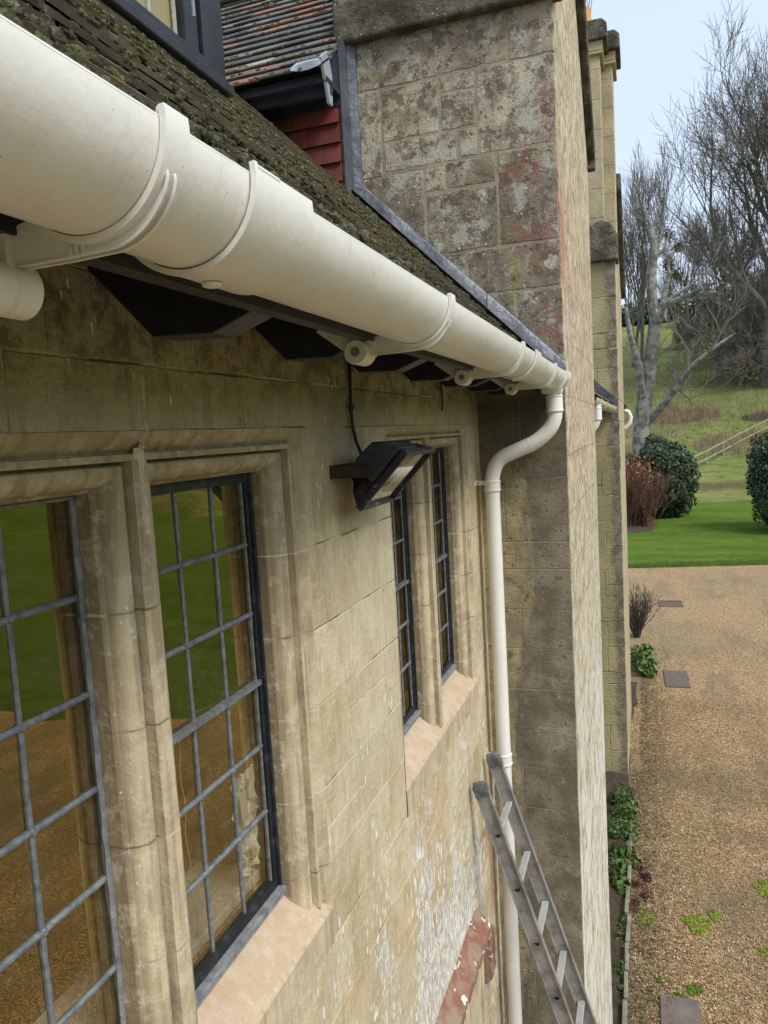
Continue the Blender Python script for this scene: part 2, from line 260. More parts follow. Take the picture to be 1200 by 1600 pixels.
# ------------------------------------------------------------------ mesh helper
class MB:
    def __init__(s): s.v = []; s.f = []; s.t = []; s.tone = 0.
    def add(s, vs, fs, tone=None):
        b = len(s.v); s.v += [tuple(p) for p in vs]; s.f += [tuple(i+b for i in f) for f in fs]; s.t += [s.tone if tone is None else tone]*len(fs); return s
    def box(s, x0, x1, y0, y1, z0, z1, tone=None):
        v = [(x, y, z) for z in (z0, z1) for y in (y0, y1) for x in (x0, x1)]
        return s.add(v, [(0, 2, 3, 1), (4, 5, 7, 6), (0, 1, 5, 4), (2, 6, 7, 3), (0, 4, 6, 2), (1, 3, 7, 5)], tone)
    def obox(s, c, u, v, w_, tone=None):              # centre and three half-axes
        c, u, v, w_ = map(Vector, (c, u, v, w_))
        p = [c+a*u+b*v+d*w_ for d in (-1, 1) for b in (-1, 1) for a in (-1, 1)]
        return s.add(p, [(0, 2, 3, 1), (4, 5, 7, 6), (0, 1, 5, 4), (2, 6, 7, 3), (0, 4, 6, 2), (1, 3, 7, 5)], tone)
    def prism(s, pts, axis, a, b, tone=None):         # 2D polygon extruded along an axis; pts use the other two axes in xyz order
        def P(p, k):
            l = list(p); l.insert(axis, k); return tuple(l)
        n = len(pts); v = [P(p, a) for p in pts]+[P(p, b) for p in pts]
        return s.add(v, [tuple(range(n))[::-1], tuple(range(n, 2*n))]+[(i, (i+1) % n, n+(i+1) % n, n+i) for i in range(n)], tone)
    def tube(s, pts, r, n=12, cap=True, tone=None):
        pts = [Vector(p) for p in pts]; rr = r if isinstance(r, (list, tuple)) else [r]*len(pts); b = len(s.v); fs = []; vs = []
        up = Vector((0, 0, 1)); prev = None
        for i, p in enumerate(pts):
            d = (pts[min(i+1, len(pts)-1)]-pts[max(i-1, 0)]).normalized()
            if prev is None: a = d.cross(up if abs(d.z) < .9 else Vector((1, 0, 0))).normalized()
            else: a = (prev-d*prev.dot(d)).normalized()
            prev = a; c = d.cross(a)
            vs += [p+rr[i]*(math.cos(2*math.pi*k/n)*a+math.sin(2*math.pi*k/n)*c) for k in range(n)]
        for i in range(len(pts)-1):
            for k in range(n): fs.append((i*n+k, i*n+(k+1) % n, (i+1)*n+(k+1) % n, (i+1)*n+k))
        if cap: fs += [tuple(range(n))[::-1], tuple(range((len(pts)-1)*n, len(pts)*n))]
        return s.add(vs, fs, tone)
    def build(s, name, mat, parent=None, smooth=False, bevel=0, ang=35, loc=None, recalc=True):
        me = bpy.data.meshes.new(name); me.from_pydata(s.v, [], s.f); me.update()
        import bmesh
        at = me.attributes.new('tone', 'FLOAT', 'FACE'); at.data.foreach_set('value', s.t)
        if recalc:
            bm = bmesh.new(); bm.from_mesh(me); bmesh.ops.recalc_face_normals(bm, faces=bm.faces); bm.to_mesh(me); bm.free()
        o = bpy.data.objects.new(name, me); COL.objects.link(o)
        if mat: me.materials.append(mat)
        if smooth: me.shade_smooth(); me.set_sharp_from_angle(angle=R(ang))
        if bevel:
            b = o.modifiers.new('bevel', 'BEVEL'); b.width = bevel; b.segments = 2; b.limit_method = 'ANGLE'; b.angle_limit = R(40)
        put_parent(o, parent); return o

def world_of(o):
    l = Vector(o.location)
    while o.parent: o = o.parent; l += Vector(o.location)
    return l
def put_parent(o, parent):
    if parent is not None: o.parent = parent; o.location = -world_of(parent)   # keeps mesh data in world coordinates
def fastmesh(name, V, Fc, tone, mat, parent=None, smooth=False):
    me = bpy.data.meshes.new(name); V = np.asarray(V, np.float32); Fc = np.asarray(Fc, np.int32); k = Fc.shape[1]
    me.vertices.add(len(V)); me.vertices.foreach_set('co', V.ravel()); me.loops.add(Fc.size); me.loops.foreach_set('vertex_index', Fc.ravel())
    me.polygons.add(len(Fc)); me.polygons.foreach_set('loop_start', np.arange(0, Fc.size, k, dtype=np.int32)); me.polygons.foreach_set('loop_total', np.full(len(Fc), k, np.int32))
    me.update(); me.validate()
    at = me.attributes.new('tone', 'FLOAT', 'FACE'); at.data.foreach_set('value', np.asarray(tone, np.float32))
    me.materials.append(mat)
    if smooth: me.shade_smooth()
    o = bpy.data.objects.new(name, me); COL.objects.link(o); put_parent(o, parent); return o
def tag(o, label=None, cat=None, group=None, kind=None):
    if label: o['label'] = label
    if cat: o['category'] = cat
    if group: o['group'] = group
    if kind: o['kind'] = kind
    return o
def thing(name, loc, label, cat, group=None):
    o = bpy.data.objects.new(name, None); COL.objects.link(o); o.location = loc; o.empty_display_size = .1
    return tag(o, label, cat, group)

# ------------------------------------------------------------------ ground, gravel, hill
def terr(x, y):
    s = (max(y, 0.)**4+(max(x, 0.)*1.2)**4)**.25
    h = max(0., s-47)
    h = .27*h if h > 3 else .27*h*h/6+.0*h
    h -= .4 if s > 50 else .4*max(0, (s-47))/3
    h = max(h, 0.)
    if h > 23: h = 23+(h-23)*.1
    return GZ+h+(.25*mn.noise(Vector((x*.08, y*.08, 0)))*min(1, max(0, (s-44)/15)))
xs = np.concatenate([np.linspace(-420, -40, 12), np.linspace(-34, 90, 120), np.linspace(100, 600, 14)])
ys = np.concatenate([np.linspace(-300, -12, 8), np.linspace(-6, 40, 20), np.linspace(41, 170, 110), np.linspace(180, 900, 14)])
V = [(x, y, terr(x, y)) for y in ys for x in xs]; nx = len(xs)
Fq = [(j*nx+i, j*nx+i+1, (j+1)*nx+i+1, (j+1)*nx+i) for j in range(len(ys)-1) for i in range(nx-1)]
def grassmat():
    s = M('grass'); x, y, z = s.xyz()
    lawn = s.mix(s.rng(s.noise(.9, 5, .7, v=s.vec((.35, 1, 1))), .35, .68), (.075, .135, .012), (.125, .205, .024))
    lawn = s.mix(s.rng(s.noise(7, 4, .7, v=s.vec((.5, 1, 1))), .45, .65, 0, .5), lawn, (.16, .24, .04))
    hill = s.mix(s.rng(s.noise(.35, 6, .7), .35, .65), (.15, .205, .045), (.26, .28, .095))
    hill = s.mix(s.rng(s.noise(1.6, 6, .75, v=s.vec((.5, 1, 1))), .5, .66, 0, .75), hill, (.075, .115, .028))
    hill = s.mix(s.rng(s.noise(.12, 4, .6), .5, .62, 0, .7), hill, (.20, .16, .09))
    hill = s.mix(s.mul(s.rng(z, -1.1, .1, 0, 1, True), s.rng(z, 5.5, 2.2, 0, .42)), hill, s.mix(s.rng(s.noise(1.1, 5, .7), .4, .62), (.20, .155, .085), (.12, .12, .05)))
    brown = s.mul(s.rng(y, 49.8, 50.3), s.rng(y, 51.4, 50.9)); hill = s.mix(s.mul(brown, .8), hill, (.13, .095, .055))
    edge = s.math('ADD', y, s.rng(s.noise(.5, 3), 0, 1, -2, 2))
    c = s.mix(s.rng(edge, 45.5, 47, 0, 1, True), lawn, hill)
    return s.bsdf(c, .95, s.bump(s.math('ADD', s.noise(9, 5, .75), s.noise(2, 3)), .12), .1)
MT['grass'] = grassmat()
g = fastmesh('ground', V, Fq, np.zeros(len(Fq)), MT['grass'], smooth=True); tag(g, kind='structure')
def gravelmat():
    s = M('gravel'); d = s.vor(75, out='Color'); dx = s.xyz(d)
    c = s.ramp(dx[0], [(0, (.12, .075, .036)), (.3, (.33, .205, .095)), (.6, (.50, .33, .16)), (.85, (.62, .45, .245)), (1, (.74, .62, .44))])
    x, y, z = s.xyz()
    damp = s.mul(s.rng(s.noise(.55, 5, .65), .42, .66), s.rng(y, 17, 8, .15, 1))
    c = s.mix(s.mul(damp, .55), c, (.13, .11, .065))
    c = s.mix(s.mul(s.rng(x, 1.35, .55), s.mul(s.rng(y, 16, 11, 0, .6), s.rng(s.noise(2.5, 4, .7), .35, .6))), c, (.085, .09, .045))
    c = s.mix(s.rng(s.noise(.35, 3), .5, .62, 0, .3), c, (.20, .18, .09))
    c = s.mix(s.mul(s.rng(s.noise(1.1, 5, .7, v=s.vec((1.6, .35, 1))), .5, .62, 0, .4), s.rng(y, 30, 20, .3, 1)), c, (.17, .13, .08))
    c = s.mix(s.rng(s.vor(75, feat='DISTANCE_TO_EDGE'), .14, .0, 0, .75), c, (.045, .033, .02))
    return s.bsdf(c, .9, s.bump(s.math('SUBTRACT', 1, s.vor(75)), .014, 1), .25)
MT['gravel'] = gravelmat()
poly = [(-3, -15), (20, -15), (20, 9), (9.4, 10.3), (7.2, 11.1), (6.3, 13), (6.0, 20), (5.6, 25.3), (4.4, 26.4), (2.4, 26.2), (.2, 25.75), (-3, 25.3)]
rp = []
for i, p in enumerate(poly):
    q = poly[(i+1) % len(poly)]; n = max(1, int(math.dist(p, q)/.35)) if 3 <= i <= 10 else 1
    for k in range(n):
        f = k/n; xx, yy = p[0]+(q[0]-p[0])*f, p[1]+(q[1]-p[1])*f; rp.append((xx+random.uniform(-.03, .03), yy+random.uniform(-.05, .05)))
b = MB(); b.add([(x, y, GZ+.006) for x, y in rp], [tuple(range(len(rp)))]); tag(b.build('gravel_drive', MT['gravel']), kind='structure')
# loose pebbles where the drive is nearest the lens
NP = 30000
px = RNG.uniform(.44, 3.1, NP); py = 4.9+RNG.random(NP)**1.5*8.5
oc = np.array([(1, 0, 0), (0, 1, 0), (-1, 0, 0), (0, -1, 0), (0, 0, 1), (0, 0, -1)], float)
of = np.array([(0, 1, 4), (1, 2, 4), (2, 3, 4), (3, 0, 4), (1, 0, 5), (2, 1, 5), (3, 2, 5), (0, 3, 5)])
sz = RNG.uniform(.004, .010, NP)*1.15; an = RNG.uniform(0, 6.28, NP); el = RNG.uniform(.7, 1.3, (NP, 3))
vv = oc[None]*sz[:, None, None]*el[:, None]; vv[:, :, 2] *= .65; vv += RNG.normal(0, .15, vv.shape)*sz[:, None, None]
ca, sa = np.cos(an)[:, None], np.sin(an)[:, None]
vx, vy = vv[..., 0]*ca-vv[..., 1]*sa, vv[..., 0]*sa+vv[..., 1]*ca
vv = np.stack([vx+px[:, None], vy+py[:, None], vv[..., 2]+GZ+.011], -1)
ff = (of[None]+np.arange(NP)[:, None, None]*6).reshape(-1, 3)
s = M('pebbles'); c = s.ramp(s.attr(), [(0, (.12, .075, .036)), (.35, (.33, .205, .10)), (.7, (.50, .34, .17)), (.93, (.62, .47, .28)), (1, (.78, .70, .55))])
x_, y_, z_ = s.xyz(); c = s.mix(s.mul(s.rng(s.noise(.55, 5, .65), .42, .66), .5), c, (.12, .10, .06))
MT['pebble'] = s.bsdf(c, .8, None, .3)
tag(fastmesh('loose_gravel', vv.reshape(-1, 3), ff, np.repeat(RNG.random(NP), 8), MT['pebble']), 'loose tan and brown pebbles covering the drive below the wall', 'gravel', kind='stuff')

# ------------------------------------------------------------------ the house
HW = thing('stone_house', (-2, 3, GZ), 'honey coloured stone house with leaded windows, mossy tile roof and projecting gabled bays', 'house')
def ashlar(b, P, rects, jit=.0022, ch=.004, dep=.02, joint=.004, free=False):
    """every rectangle (a0,b0,a1,b1) becomes one dressed block with a slightly uneven arris"""
    for (a0, b0, a1, b1) in rects:
        a0 += joint; a1 -= joint; b0 += joint; b1 -= joint
        if a1-a0 < .02 or b1-b0 < .02: continue
        h0 = random.uniform(-.0004, .0010); tone = random.random(); pts = []
        sk = [random.uniform(-jit, jit) for _ in range(8)]
        cs = [(a0+sk[0], b0+sk[1]), (a1+sk[2], b0+sk[3]), (a1+sk[4], b1+sk[5]), (a0+sk[6], b1+sk[7])]
        for i in range(4):
            p, q = cs[i], cs[(i+1) % 4]; n = max(2, int(math.dist(p, q)/.035))
            for k in range(n):
                f = k/n; j = 0 if k == 0 else jit
                pts.append((p[0]+(q[0]-p[0])*f+random.uniform(-j, j), p[1]+(q[1]-p[1])*f+random.uniform(-j, j)))
        ca_, cb_ = (a0+a1)/2, (b0+b1)/2; n = len(pts); vs = []
        for lvl, ins, h in ((0, 1, h0), (1, 0, h0-ch), (2, 0, h0-dep)):
            for (a, bb) in pts:
                c = ch*random.uniform(.6, 1.5) if ins else 0
                vs.append(P(a+(c if a < ca_ else -c)*(abs(a-ca_) > (a1-a0)/2-.01), bb+(c if bb < cb_ else -c)*(abs(bb-cb_) > (b1-b0)/2-.01), h+(random.uniform(-.0002, .0002) if ins else 0)))
        fs = [tuple(range(n))]
        for l in (0, 1):
            for i in range(n): fs.append((l*n+i, l*n+(i+1) % n, (l+1)*n+(i+1) % n, (l+1)*n+i))
        b.add(vs, fs, tone)
def courses(zs, spans_at, lo, hi, first=None):
    out = []
    for i in range(len(zs)-1):
        z1, z0 = zs[i], zs[i+1]
        for (a0, a1) in spans_at((z0+z1)/2):
            a = a0
            while a < a1-1e-6:
                L = random.uniform(lo, hi); e = a+L
                if a1-e < lo*.6: e = a1
                if random.random() < .18 and z1-z0 > .17 and e-a > .2:
                    mz = (z0+z1)/2+random.uniform(-.03, .03); out += [(a, z0, e, mz), (a, mz, e, z1)]
                else: out.append((a, z0, e, z1))
                a = e
    return out
YC = 3.58
W1 = (-1.0, 1.585); W2 = (2.205, 3.31); WZ = (-1.13, .03)
def spans(z):
    if WZ[0]-.10 < z < WZ[1]: return [(-2.4, W1[0]), (W1[1], W2[0]), (W2[1], YC+.02)]
    return [(-2.4, YC+.02)]
b = MB()
zs = [.40, .262, .134, WZ[1], -.25, -.45, -.635, -.84, -1.03, WZ[0]-.10]
R1 = courses(zs[:4], spans, .28, .62)+courses(zs[3:], spans, .16, .36)
zs2 = [WZ[0]-.10, -1.42, -1.62, -1.85, -2.05, -2.30, -2.52, -2.75, -3.0, -3.3, -3.6, -3.9, -4.2, -4.5, GZ-.1]
R1 += courses(zs2, spans, .2, .5)
ashlar(b, lambda a, z, h: (h, a, z), R1, joint=.0014, jit=.0014, ch=.0016)
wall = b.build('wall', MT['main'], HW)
b = MB()
for (a0, a1) in ((-2.4, W1[0]), (W1[1], W2[0]), (W2[1], YC)): b.box(-.30, -.0019, a0, a1, WZ[0]-.1, WZ[1])
b.box(-.30, -.0019, -2.4, YC, GZ-.1, WZ[0]-.1); b.box(-.30, -.0019, -2.4, YC, WZ[1], .40)
b.build('wall_core', MT['mortar'], HW)
# rooms behind the windows
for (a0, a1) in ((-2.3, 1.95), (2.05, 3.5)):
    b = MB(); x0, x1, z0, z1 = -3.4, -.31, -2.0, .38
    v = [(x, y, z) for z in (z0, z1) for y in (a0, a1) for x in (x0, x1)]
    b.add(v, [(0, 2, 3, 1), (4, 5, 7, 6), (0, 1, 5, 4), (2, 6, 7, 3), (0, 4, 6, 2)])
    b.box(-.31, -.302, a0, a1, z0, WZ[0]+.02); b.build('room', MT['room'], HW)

# ---- mullioned windows
def loop_sweep(b, ya, yb, zt, zb, prof, tone=0):      # profile (offset outwards, x) swept up the left jamb, over the head, down the right jamb
    n = len(prof); vs = []
    for k in range(4):
        for (o, x) in prof:
            y = ya-o if k < 2 else yb+o; z = zb if k in (0, 3) else zt+o
            vs.append((x, y, z))
    fs = [(k*n+i, k*n+i+1, (k+1)*n+i+1, (k+1)*n+i) for k in range(3) for i in range(n-1)]
    b.add(vs, fs, tone)
INNER = [(0, -.13), (0, -.062), (.003, -.0565), (.006, -.054), (.0085, -.046), (.014, -.036), (.022, -.028), (.031, -.0245), (.038, -.0265), (.041, -.032), (.0415, -.040), (.0455, -.040), (.046, -.0125), (.048, -.0115)]
OUTER = [(.048, -.0115), (.0565, -.0115), (.0575, -.023), (.060, -.026), (.084, -.001), (.092, .0015)]
LT, LB = -.062, -1.045                                # light head and foot
def window(name_parent, lights, outer, casement, label=None, pane='glass'):
    win = bpy.data.objects.new('window', None); COL.objects.link(win); win.parent = HW
    win.location = Vector((0, (lights[0][0]+lights[-1][1])/2, WZ[0]))-Vector(HW.location)
    if label: win['label'] = label
    b = MB(); oy0, oy1 = outer
    for (a, c) in lights: loop_sweep(b, a, c, LT, -1.12, INNER)
    y0, y1 = lights[0][0], lights[-1][1]
    k = (oy1-y1)/.088
    loop_sweep(b, y0, y1, LT, -1.16, [(o if i < 2 else o, x) for i, (o, x) in enumerate(OUTER)])
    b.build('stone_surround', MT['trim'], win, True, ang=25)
    b = MB()
    for i in range(len(lights)-1):
        a, c = lights[i][1], lights[i+1][0]; b.prism([(-.0115, a+.048), (-.009, a+.051), (-.009, c-.051), (-.0115, c-.048)], 2, -1.125, LT+.048)
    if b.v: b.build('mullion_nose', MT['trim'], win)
    # sill: weathered slope of pinkish stone, buff face below it
    b = MB(); b.tone = 1
    n = 14; yy = [oy0-.007+(oy1-oy0+.007)*i/n for i in range(n+1)]
    vs = []
    for y in yy: vs += [(-.16, y, LB-.002), (-.10, y, LB-.006), (-.004, y, WZ[0]-.003+random.uniform(-.001, .001)), (.0035, y, WZ[0]-.012), (.0035, y, WZ[0]-.10+random.uniform(-.002, .002)), (-.01, y, WZ[0]-.104)]
    for i in range(n):
        for j in range(5): b.add([vs[i*6+j], vs[i*6+j+1], vs[(i+1)*6+j+1], vs[(i+1)*6+j]], [(0, 1, 2, 3)], 1 if j < 2 else .25)
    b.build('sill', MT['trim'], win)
    for li, (a, c) in enumerate(lights):
        fr = .022 if casement[li] else 0
        if fr:
            b = MB(); x0, x1 = -.118, -.088
            b.box(x0, x1, a, a+fr*.8, LB, LT); b.box(x0, x1, c-fr, c, LB, LT); b.box(x0, x1, a+fr*.8, c-fr, LT-fr, LT); b.box(x0, x1, a+fr*.8, c-fr, LB-.004, LB+fr*1.2)
            b.box(x1-.004, x1+.006, c-fr*.45, c-.001, LB+.004, LT-.004)
            b.box(-.30, x0-.002, c-.012, c+.02, LB, LT)
            b.build('casement_frame', MT['steel_black'], win, bevel=.002)
            b = MB(); b.box(-.112, -.07, a+.004, c-.004, LB-.01, LB+.006); b.build('frame_foot', MT['putty'], win, bevel=.002)
        else:
            b = MB(); rough = []
            for (p, q) in (((c-.004, LB), (c-.004, LT)), ((a+.004, LT-.004), (c, LT-.004))):
                pts = [(-.092, p[0]+(q[0]-p[0])*i/30+random.uniform(-.0012, .0012), p[1]+(q[1]-p[1])*i/30) for i in range(31)]; b.tube(pts, [random.uniform(.0042, .0056) for _ in pts], 6)
            b.build('putty_bead', MT['putty'], win, True)
        ga, gc = a+fr*.8, c-fr; wp = (gc-ga)/3
        rows = [-.225, -.383, -.540, -.693, -.850]
        zz = [LT-fr]+rows+[LB+fr]
        # quarries of glass, each very slightly out of plane so that the reflections break at the leads
        gl = MB()
        for i in range(3):
            for j in range(6):
                tx, tz = random.uniform(-.0011, .0011), random.uniform(-.0013, .0013); y0_, y1_ = ga+wp*i, ga+wp*(i+1)
                gl.add([(-.1-tx-tz, y0_, zz[j+1]), (-.1+tx-tz, y1_, zz[j+1]), (-.1+tx+tz, y1_, zz[j]), (-.1-tx+tz, y0_, zz[j])], [(0, 1, 2, 3)])
        gl.build('glass', MT[pane], win, recalc=False)
        b = MB()
        def came(p, q, w_, t_):
            p, q = Vector(p), Vector(q); n = 14; off = [random.uniform(-.0006, .0006) for _ in range(n+1)]
            for i in range(n):
                A, B_ = p.lerp(q, i/n), p.lerp(q, (i+1)/n); side = Vector((0, 1, 0)) if abs(q.z-p.z) > abs(q.y-p.y) else Vector((0, 0, 1))
                A += side*off[i]; B_ += side*off[i+1]
                v = []
                for Q in (A, B_): v += [Q-side*w_/2+Vector((-.004, 0, 0)), Q-side*w_/2+Vector((t_*.5, 0, 0)), Q-side*w_*.2+Vector((t_, 0, 0)), Q+side*w_*.2+Vector((t_, 0, 0)), Q+side*w_/2+Vector((t_*.5, 0, 0)), Q+side*w_/2+Vector((-.004, 0, 0))]
                b.add(v, [(k, k+1, 6+k+1, 6+k) for k in range(5)])
        for i in ((0, 1, 2, 3) if fr else (1, 2, 3)): came((-.099, ga+wp*i+(.003 if i == 0 else -.003 if i == 3 else 0), zz[-1]), (-.099, ga+wp*i+(.003 if i == 0 else -.003 if i == 3 else 0), zz[0]), .0088 if 0 < i < 3 else .004, .004)
        for r in rows: came((-.099, ga, r), (-.099, gc, r), .0102, .0055)
        for i in (1, 2):
            for r in rows: b.tube([(-.096, ga+wp*i, r), (-.0915, ga+wp*i, r)], [.0072, .0045], 8)
        if fr:                                           # heavy saddle bar at mid height
            b.box(-.096, -.084, ga, gc, -.5455, -.5345)
        b.build('leading', MT['came'], win)
    return win
window(HW, [(-.126, .377), (.517, .947), (1.077, 1.497)], (-.21, 1.585), [0, 0, 1], 'nearer stone mullioned window with grey leaded panes')
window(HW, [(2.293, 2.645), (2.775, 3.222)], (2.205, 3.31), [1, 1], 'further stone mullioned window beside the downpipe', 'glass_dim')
b = MB(); random.seed(61)
def smear(y, z0, z1, x, w0):
    n = 16; vs = []
    for i in range(n+1):
        z = z0+(z1-z0)*i/n; w_ = w0*random.uniform(.5, 1.3); yc = y+random.uniform(-.002, .002); xx = x if not callable(x) else x(z)
        vs += [(xx-.002, yc-w_, z), (xx+random.uniform(.0015, .004), yc-w_*.4, z), (xx+random.uniform(.0015, .004), yc+w_*.4, z), (xx-.002, yc+w_, z)]
    b.add(vs, [(i*4+j, i*4+j+1, (i+1)*4+j+1, (i+1)*4+j) for i in range(n) for j in range(3)])
smear(1.012, -.135, .004, -.0095, .011); smear(1.018, .030, .132, .0008, .0035); smear(1.014, .002, .034, -.006, .007)
b.build('mortar_repair', simple('pale repair mortar', (.56, .52, .41), (.42, .37, .27), 40, .95, .004, 60), HW)
# fill of the wall left of the first window (never in the picture, but the wall is solid there)
b = MB(); b.box(-.30, -.002, W1[0]-.01, -.21, WZ[0]-.1, WZ[1]); b.build('wall_pier', MT['main'], HW)
b = MB(); b.box(-.305, -.135, -.6, 1.9, -1.03, -1.005); b.build('window_board', MT['board'], HW, bevel=.003)
# torn clear bag taped inside the open light
s = M('clear polythene'); tr = s.t.nodes.new('ShaderNodeBsdfTransparent'); pb = s.t.nodes.new('ShaderNodeBsdfPrincipled'); pb.inputs['Base Color'].default_value = (.85, .87, .85, 1); pb.inputs['Roughness'].default_value = .25
mx = s.t.nodes.new('ShaderNodeMixShader'); s.put(mx.inputs[0], s.rng(s.noise(45, 3, .6),   .30, .60, .25, 1)); s.put(mx.inputs[1], tr.outputs[0]); s.put(mx.inputs[2], pb.outputs[0]); s.put(pb.inputs['Normal'], s.bump(s.noise(40, 3), .01, 1)); s.t.links.new(mx.outputs[0], s.out.inputs[0]); MT['bag'] = s.m
b = MB(); nn = 16
def bagp(i, j):
    u, v = i/nn, j/nn; w_ = 1-.25*v
    return (-.122-.02*mn.noise(Vector((u*5, v*7, 1)))-.012*mn.noise(Vector((u*17, v*13, 4))), 1.375+.105*(u-.5)*w_+.05+.012*mn.noise(Vector((3, v*9, u))), -.735-.235*v+.02*mn.noise(Vector((u*8, 2, v)))*v)
b.add([bagp(i, j) for j in range(nn+1) for i in range(nn+1)], [(j*(nn+1)+i, j*(nn+1)+i+1, (j+1)*(nn+1)+i+1, (j+1)*(nn+1)+i) for j in range(nn) for i in range(nn)])
tag(b.build('plastic_bag', MT['bag'], None, True, ang=60), 'crumpled clear plastic bag hanging inside the lower panes of the nearer window', 'plastic bag')
b = MB()
for (y0, z0, hw, hh, r_) in ((1.395, -.80, .014, .035, .1), (1.435, -.77, .010, .022, -.2)):
    b.obox((-.108, y0, z0), (.001, 0, 0), (0, hw, hw*r_), (0, -hh*r_, hh))
tag(b.build('paper_scrap', MT['board']), 'white paper scraps in the clear bag behind the leaded panes', 'paper')
b = MB(); b.tube([(-.14, 1.225+.004*math.sin(i*.9)+.02*max(0, i-18)/12, -.56-.018*i) for i in range(28)], .0011, 5)
tag(b.build('blind_cord', MT['board'], None, True), 'thin pale beaded cord hanging inside the nearer window', 'cord')

# ---- first gabled bay
b = MB(); b.box(-.57, .4065, YC+.0018, 5.795, GZ-.1, 1.86)
b.prism([(YC+.0045, 1.86), (5.795, 1.86), (4.69, 2.93)], 0, -.50, .4035)
b.build('bay_core', MT['mortar_pale'], HW)
UP = [(-0.550,1.639,-0.196,1.86), (-0.187,1.645,0.206,1.86), (0.213,1.641,0.41,1.86), (-0.55,1.240,-0.406,1.632), (-0.394,1.394,-0.121,1.632), (-0.109,1.562,0.055,1.632), (-0.109,1.394,0.051,1.555), (0.066,1.262,0.410,1.632), (-0.394,1.252,-0.040,1.384), (-0.028,1.265,0.053,1.384), (-0.55,0.936,-0.212,1.237), (-0.199,1.130,-0.105,1.240), (-0.094,1.130,0.132,1.248), (-0.199,0.842,0.134,1.118), (0.146,0.846,0.410,1.25), (-0.199,0.640,-0.024,0.832), (-0.014,0.636,0.410,0.835), (-.2,.5,.066,.628), (0.076,0.500,0.200,0.626), (0.208,0.262,0.410,0.626), (-.2, .27, .2, .49)]
b = MB(); ashlar(b, lambda a, z, h: (a, YC-h, z), [(a0, b0, a1, b1) for a0, b0, a1, b1 in UP], jit=.0035, joint=.0018, ch=.0022)
lowc = [.26, .15, .02, -.237, -.541, -.673, -.869, -1.064, -1.268, -1.455, -1.664, -1.872, -2.076, -2.334, -2.541, -2.75, -3.03, -3.3, -3.6, -3.9, -4.2, -4.5, GZ-.1]
R2 = []
for i in range(len(lowc)-1):
    z1, z0 = lowc[i], lowc[i+1]; cut = random.choice([.11, .17, .20, .26]) if i % 3 != 2 else .14
    if i < 3: cut = .2
    if i in (5, 7, 9, 13): R2.append((-.02, z0, .41, z1)); continue
    if i in (4, 10): R2 += [(-.02, z0, .15, (z0+z1)/2), (-.02, (z0+z1)/2, .15, z1), (.15, z0, .41, z1)]
    else: R2 += [(-.02, z0, cut, z1), (cut, z0, .41, z1)]
ashlar(b, lambda a, z, h: (a, YC-h, z), R2, jit=.0015, joint=.0012, ch=.0018)
b.build('bay_side_wall', MT['dark'], HW)
b = MB(); b.box(.395, .410, YC+.021, 5.8, GZ-.1, 1.861)
b.prism([(YC+.03, 1.862), (5.79, 1.862), (4.69, 2.925)], 0, .3, .4095)
b.build('bay_front_wall', MT['strip'], HW)
b = MB()
def rake(b, y0, y1, sgn, x0, x1, zt, th=.19):
    L = y1-y0
    b.prism([(y0, zt), (y0, zt+th), (y1, zt+th+abs(L)), (y1, zt+abs(L))], 0, x0, x1)
# near rake: thick weathered kneeler and coping across the depth of the parapet, then the far rake
b.prism([(YC-.055, 1.856), (YC-.055, 2.03), (YC+.06, 2.13), (4.69, 3.24), (4.69, 3.0), (YC+.10, 1.92), (YC+.06, 1.862)], 0, -.60, .455)
b.prism([(5.86, 1.80), (5.86, 1.99), (4.69, 3.235), (4.69, 3.0), (5.80, 1.86), (5.78, 1.80)], 0, -.55, .462)
cp = b.build('parapet_coping', MT['coping'], HW, bevel=.012)
# lead: upright apron beside the tile hung cheek and the raking flashing over the tiles
PITCHR = R(45); RO = Vector((.335, 0, .243)); RV = Vector((-math.cos(PITCHR), 0, math.sin(PITCHR))); RN = Vector((math.sin(PITCHR), 0, math.cos(PITCHR)))
def roofz(x): return RO.z+(RO.x-x)*math.tan(PITCHR)
b = MB()
def leadband(xa, xb, lo, hi, th):
    n = 24; vs = []
    for i in range(n+1):
        x = xa+(xb-xa)*i/n; wv = .003*mn.noise(Vector((x*9, 2, 0)))
        zl, zh = roofz(x)+lo, roofz(x)+hi+.004*mn.noise(Vector((x*14, 5, 0)))
        vs += [(x+.03, YC-.085+wv, zl-.015), (x+.02, YC-.075, zl-.002), (x, YC-.025-th+wv, zl+.012), (x, YC-.010-th+wv, zh-.012), (x, YC-.004-th, zh), (x, YC+.002, zh+.003)]
    b.add(vs, [(i*6+j, i*6+j+1, (i+1)*6+j+1, (i+1)*6+j) for i in range(n) for j in range(5)])
leadband(-.56, .10, .045, .125, .0); leadband(.075, .42, .045, .132, .006)
b.prism([(-.572, YC-.006), (-.572, YC-.10), (-.560, YC-.105), (-.545, YC-.03), (-.510, YC-.012), (-.510, YC-.002)], 2, 1.14, 1.86)
b.build('lead_flashing', MT['lead'], HW, True, ang=50)

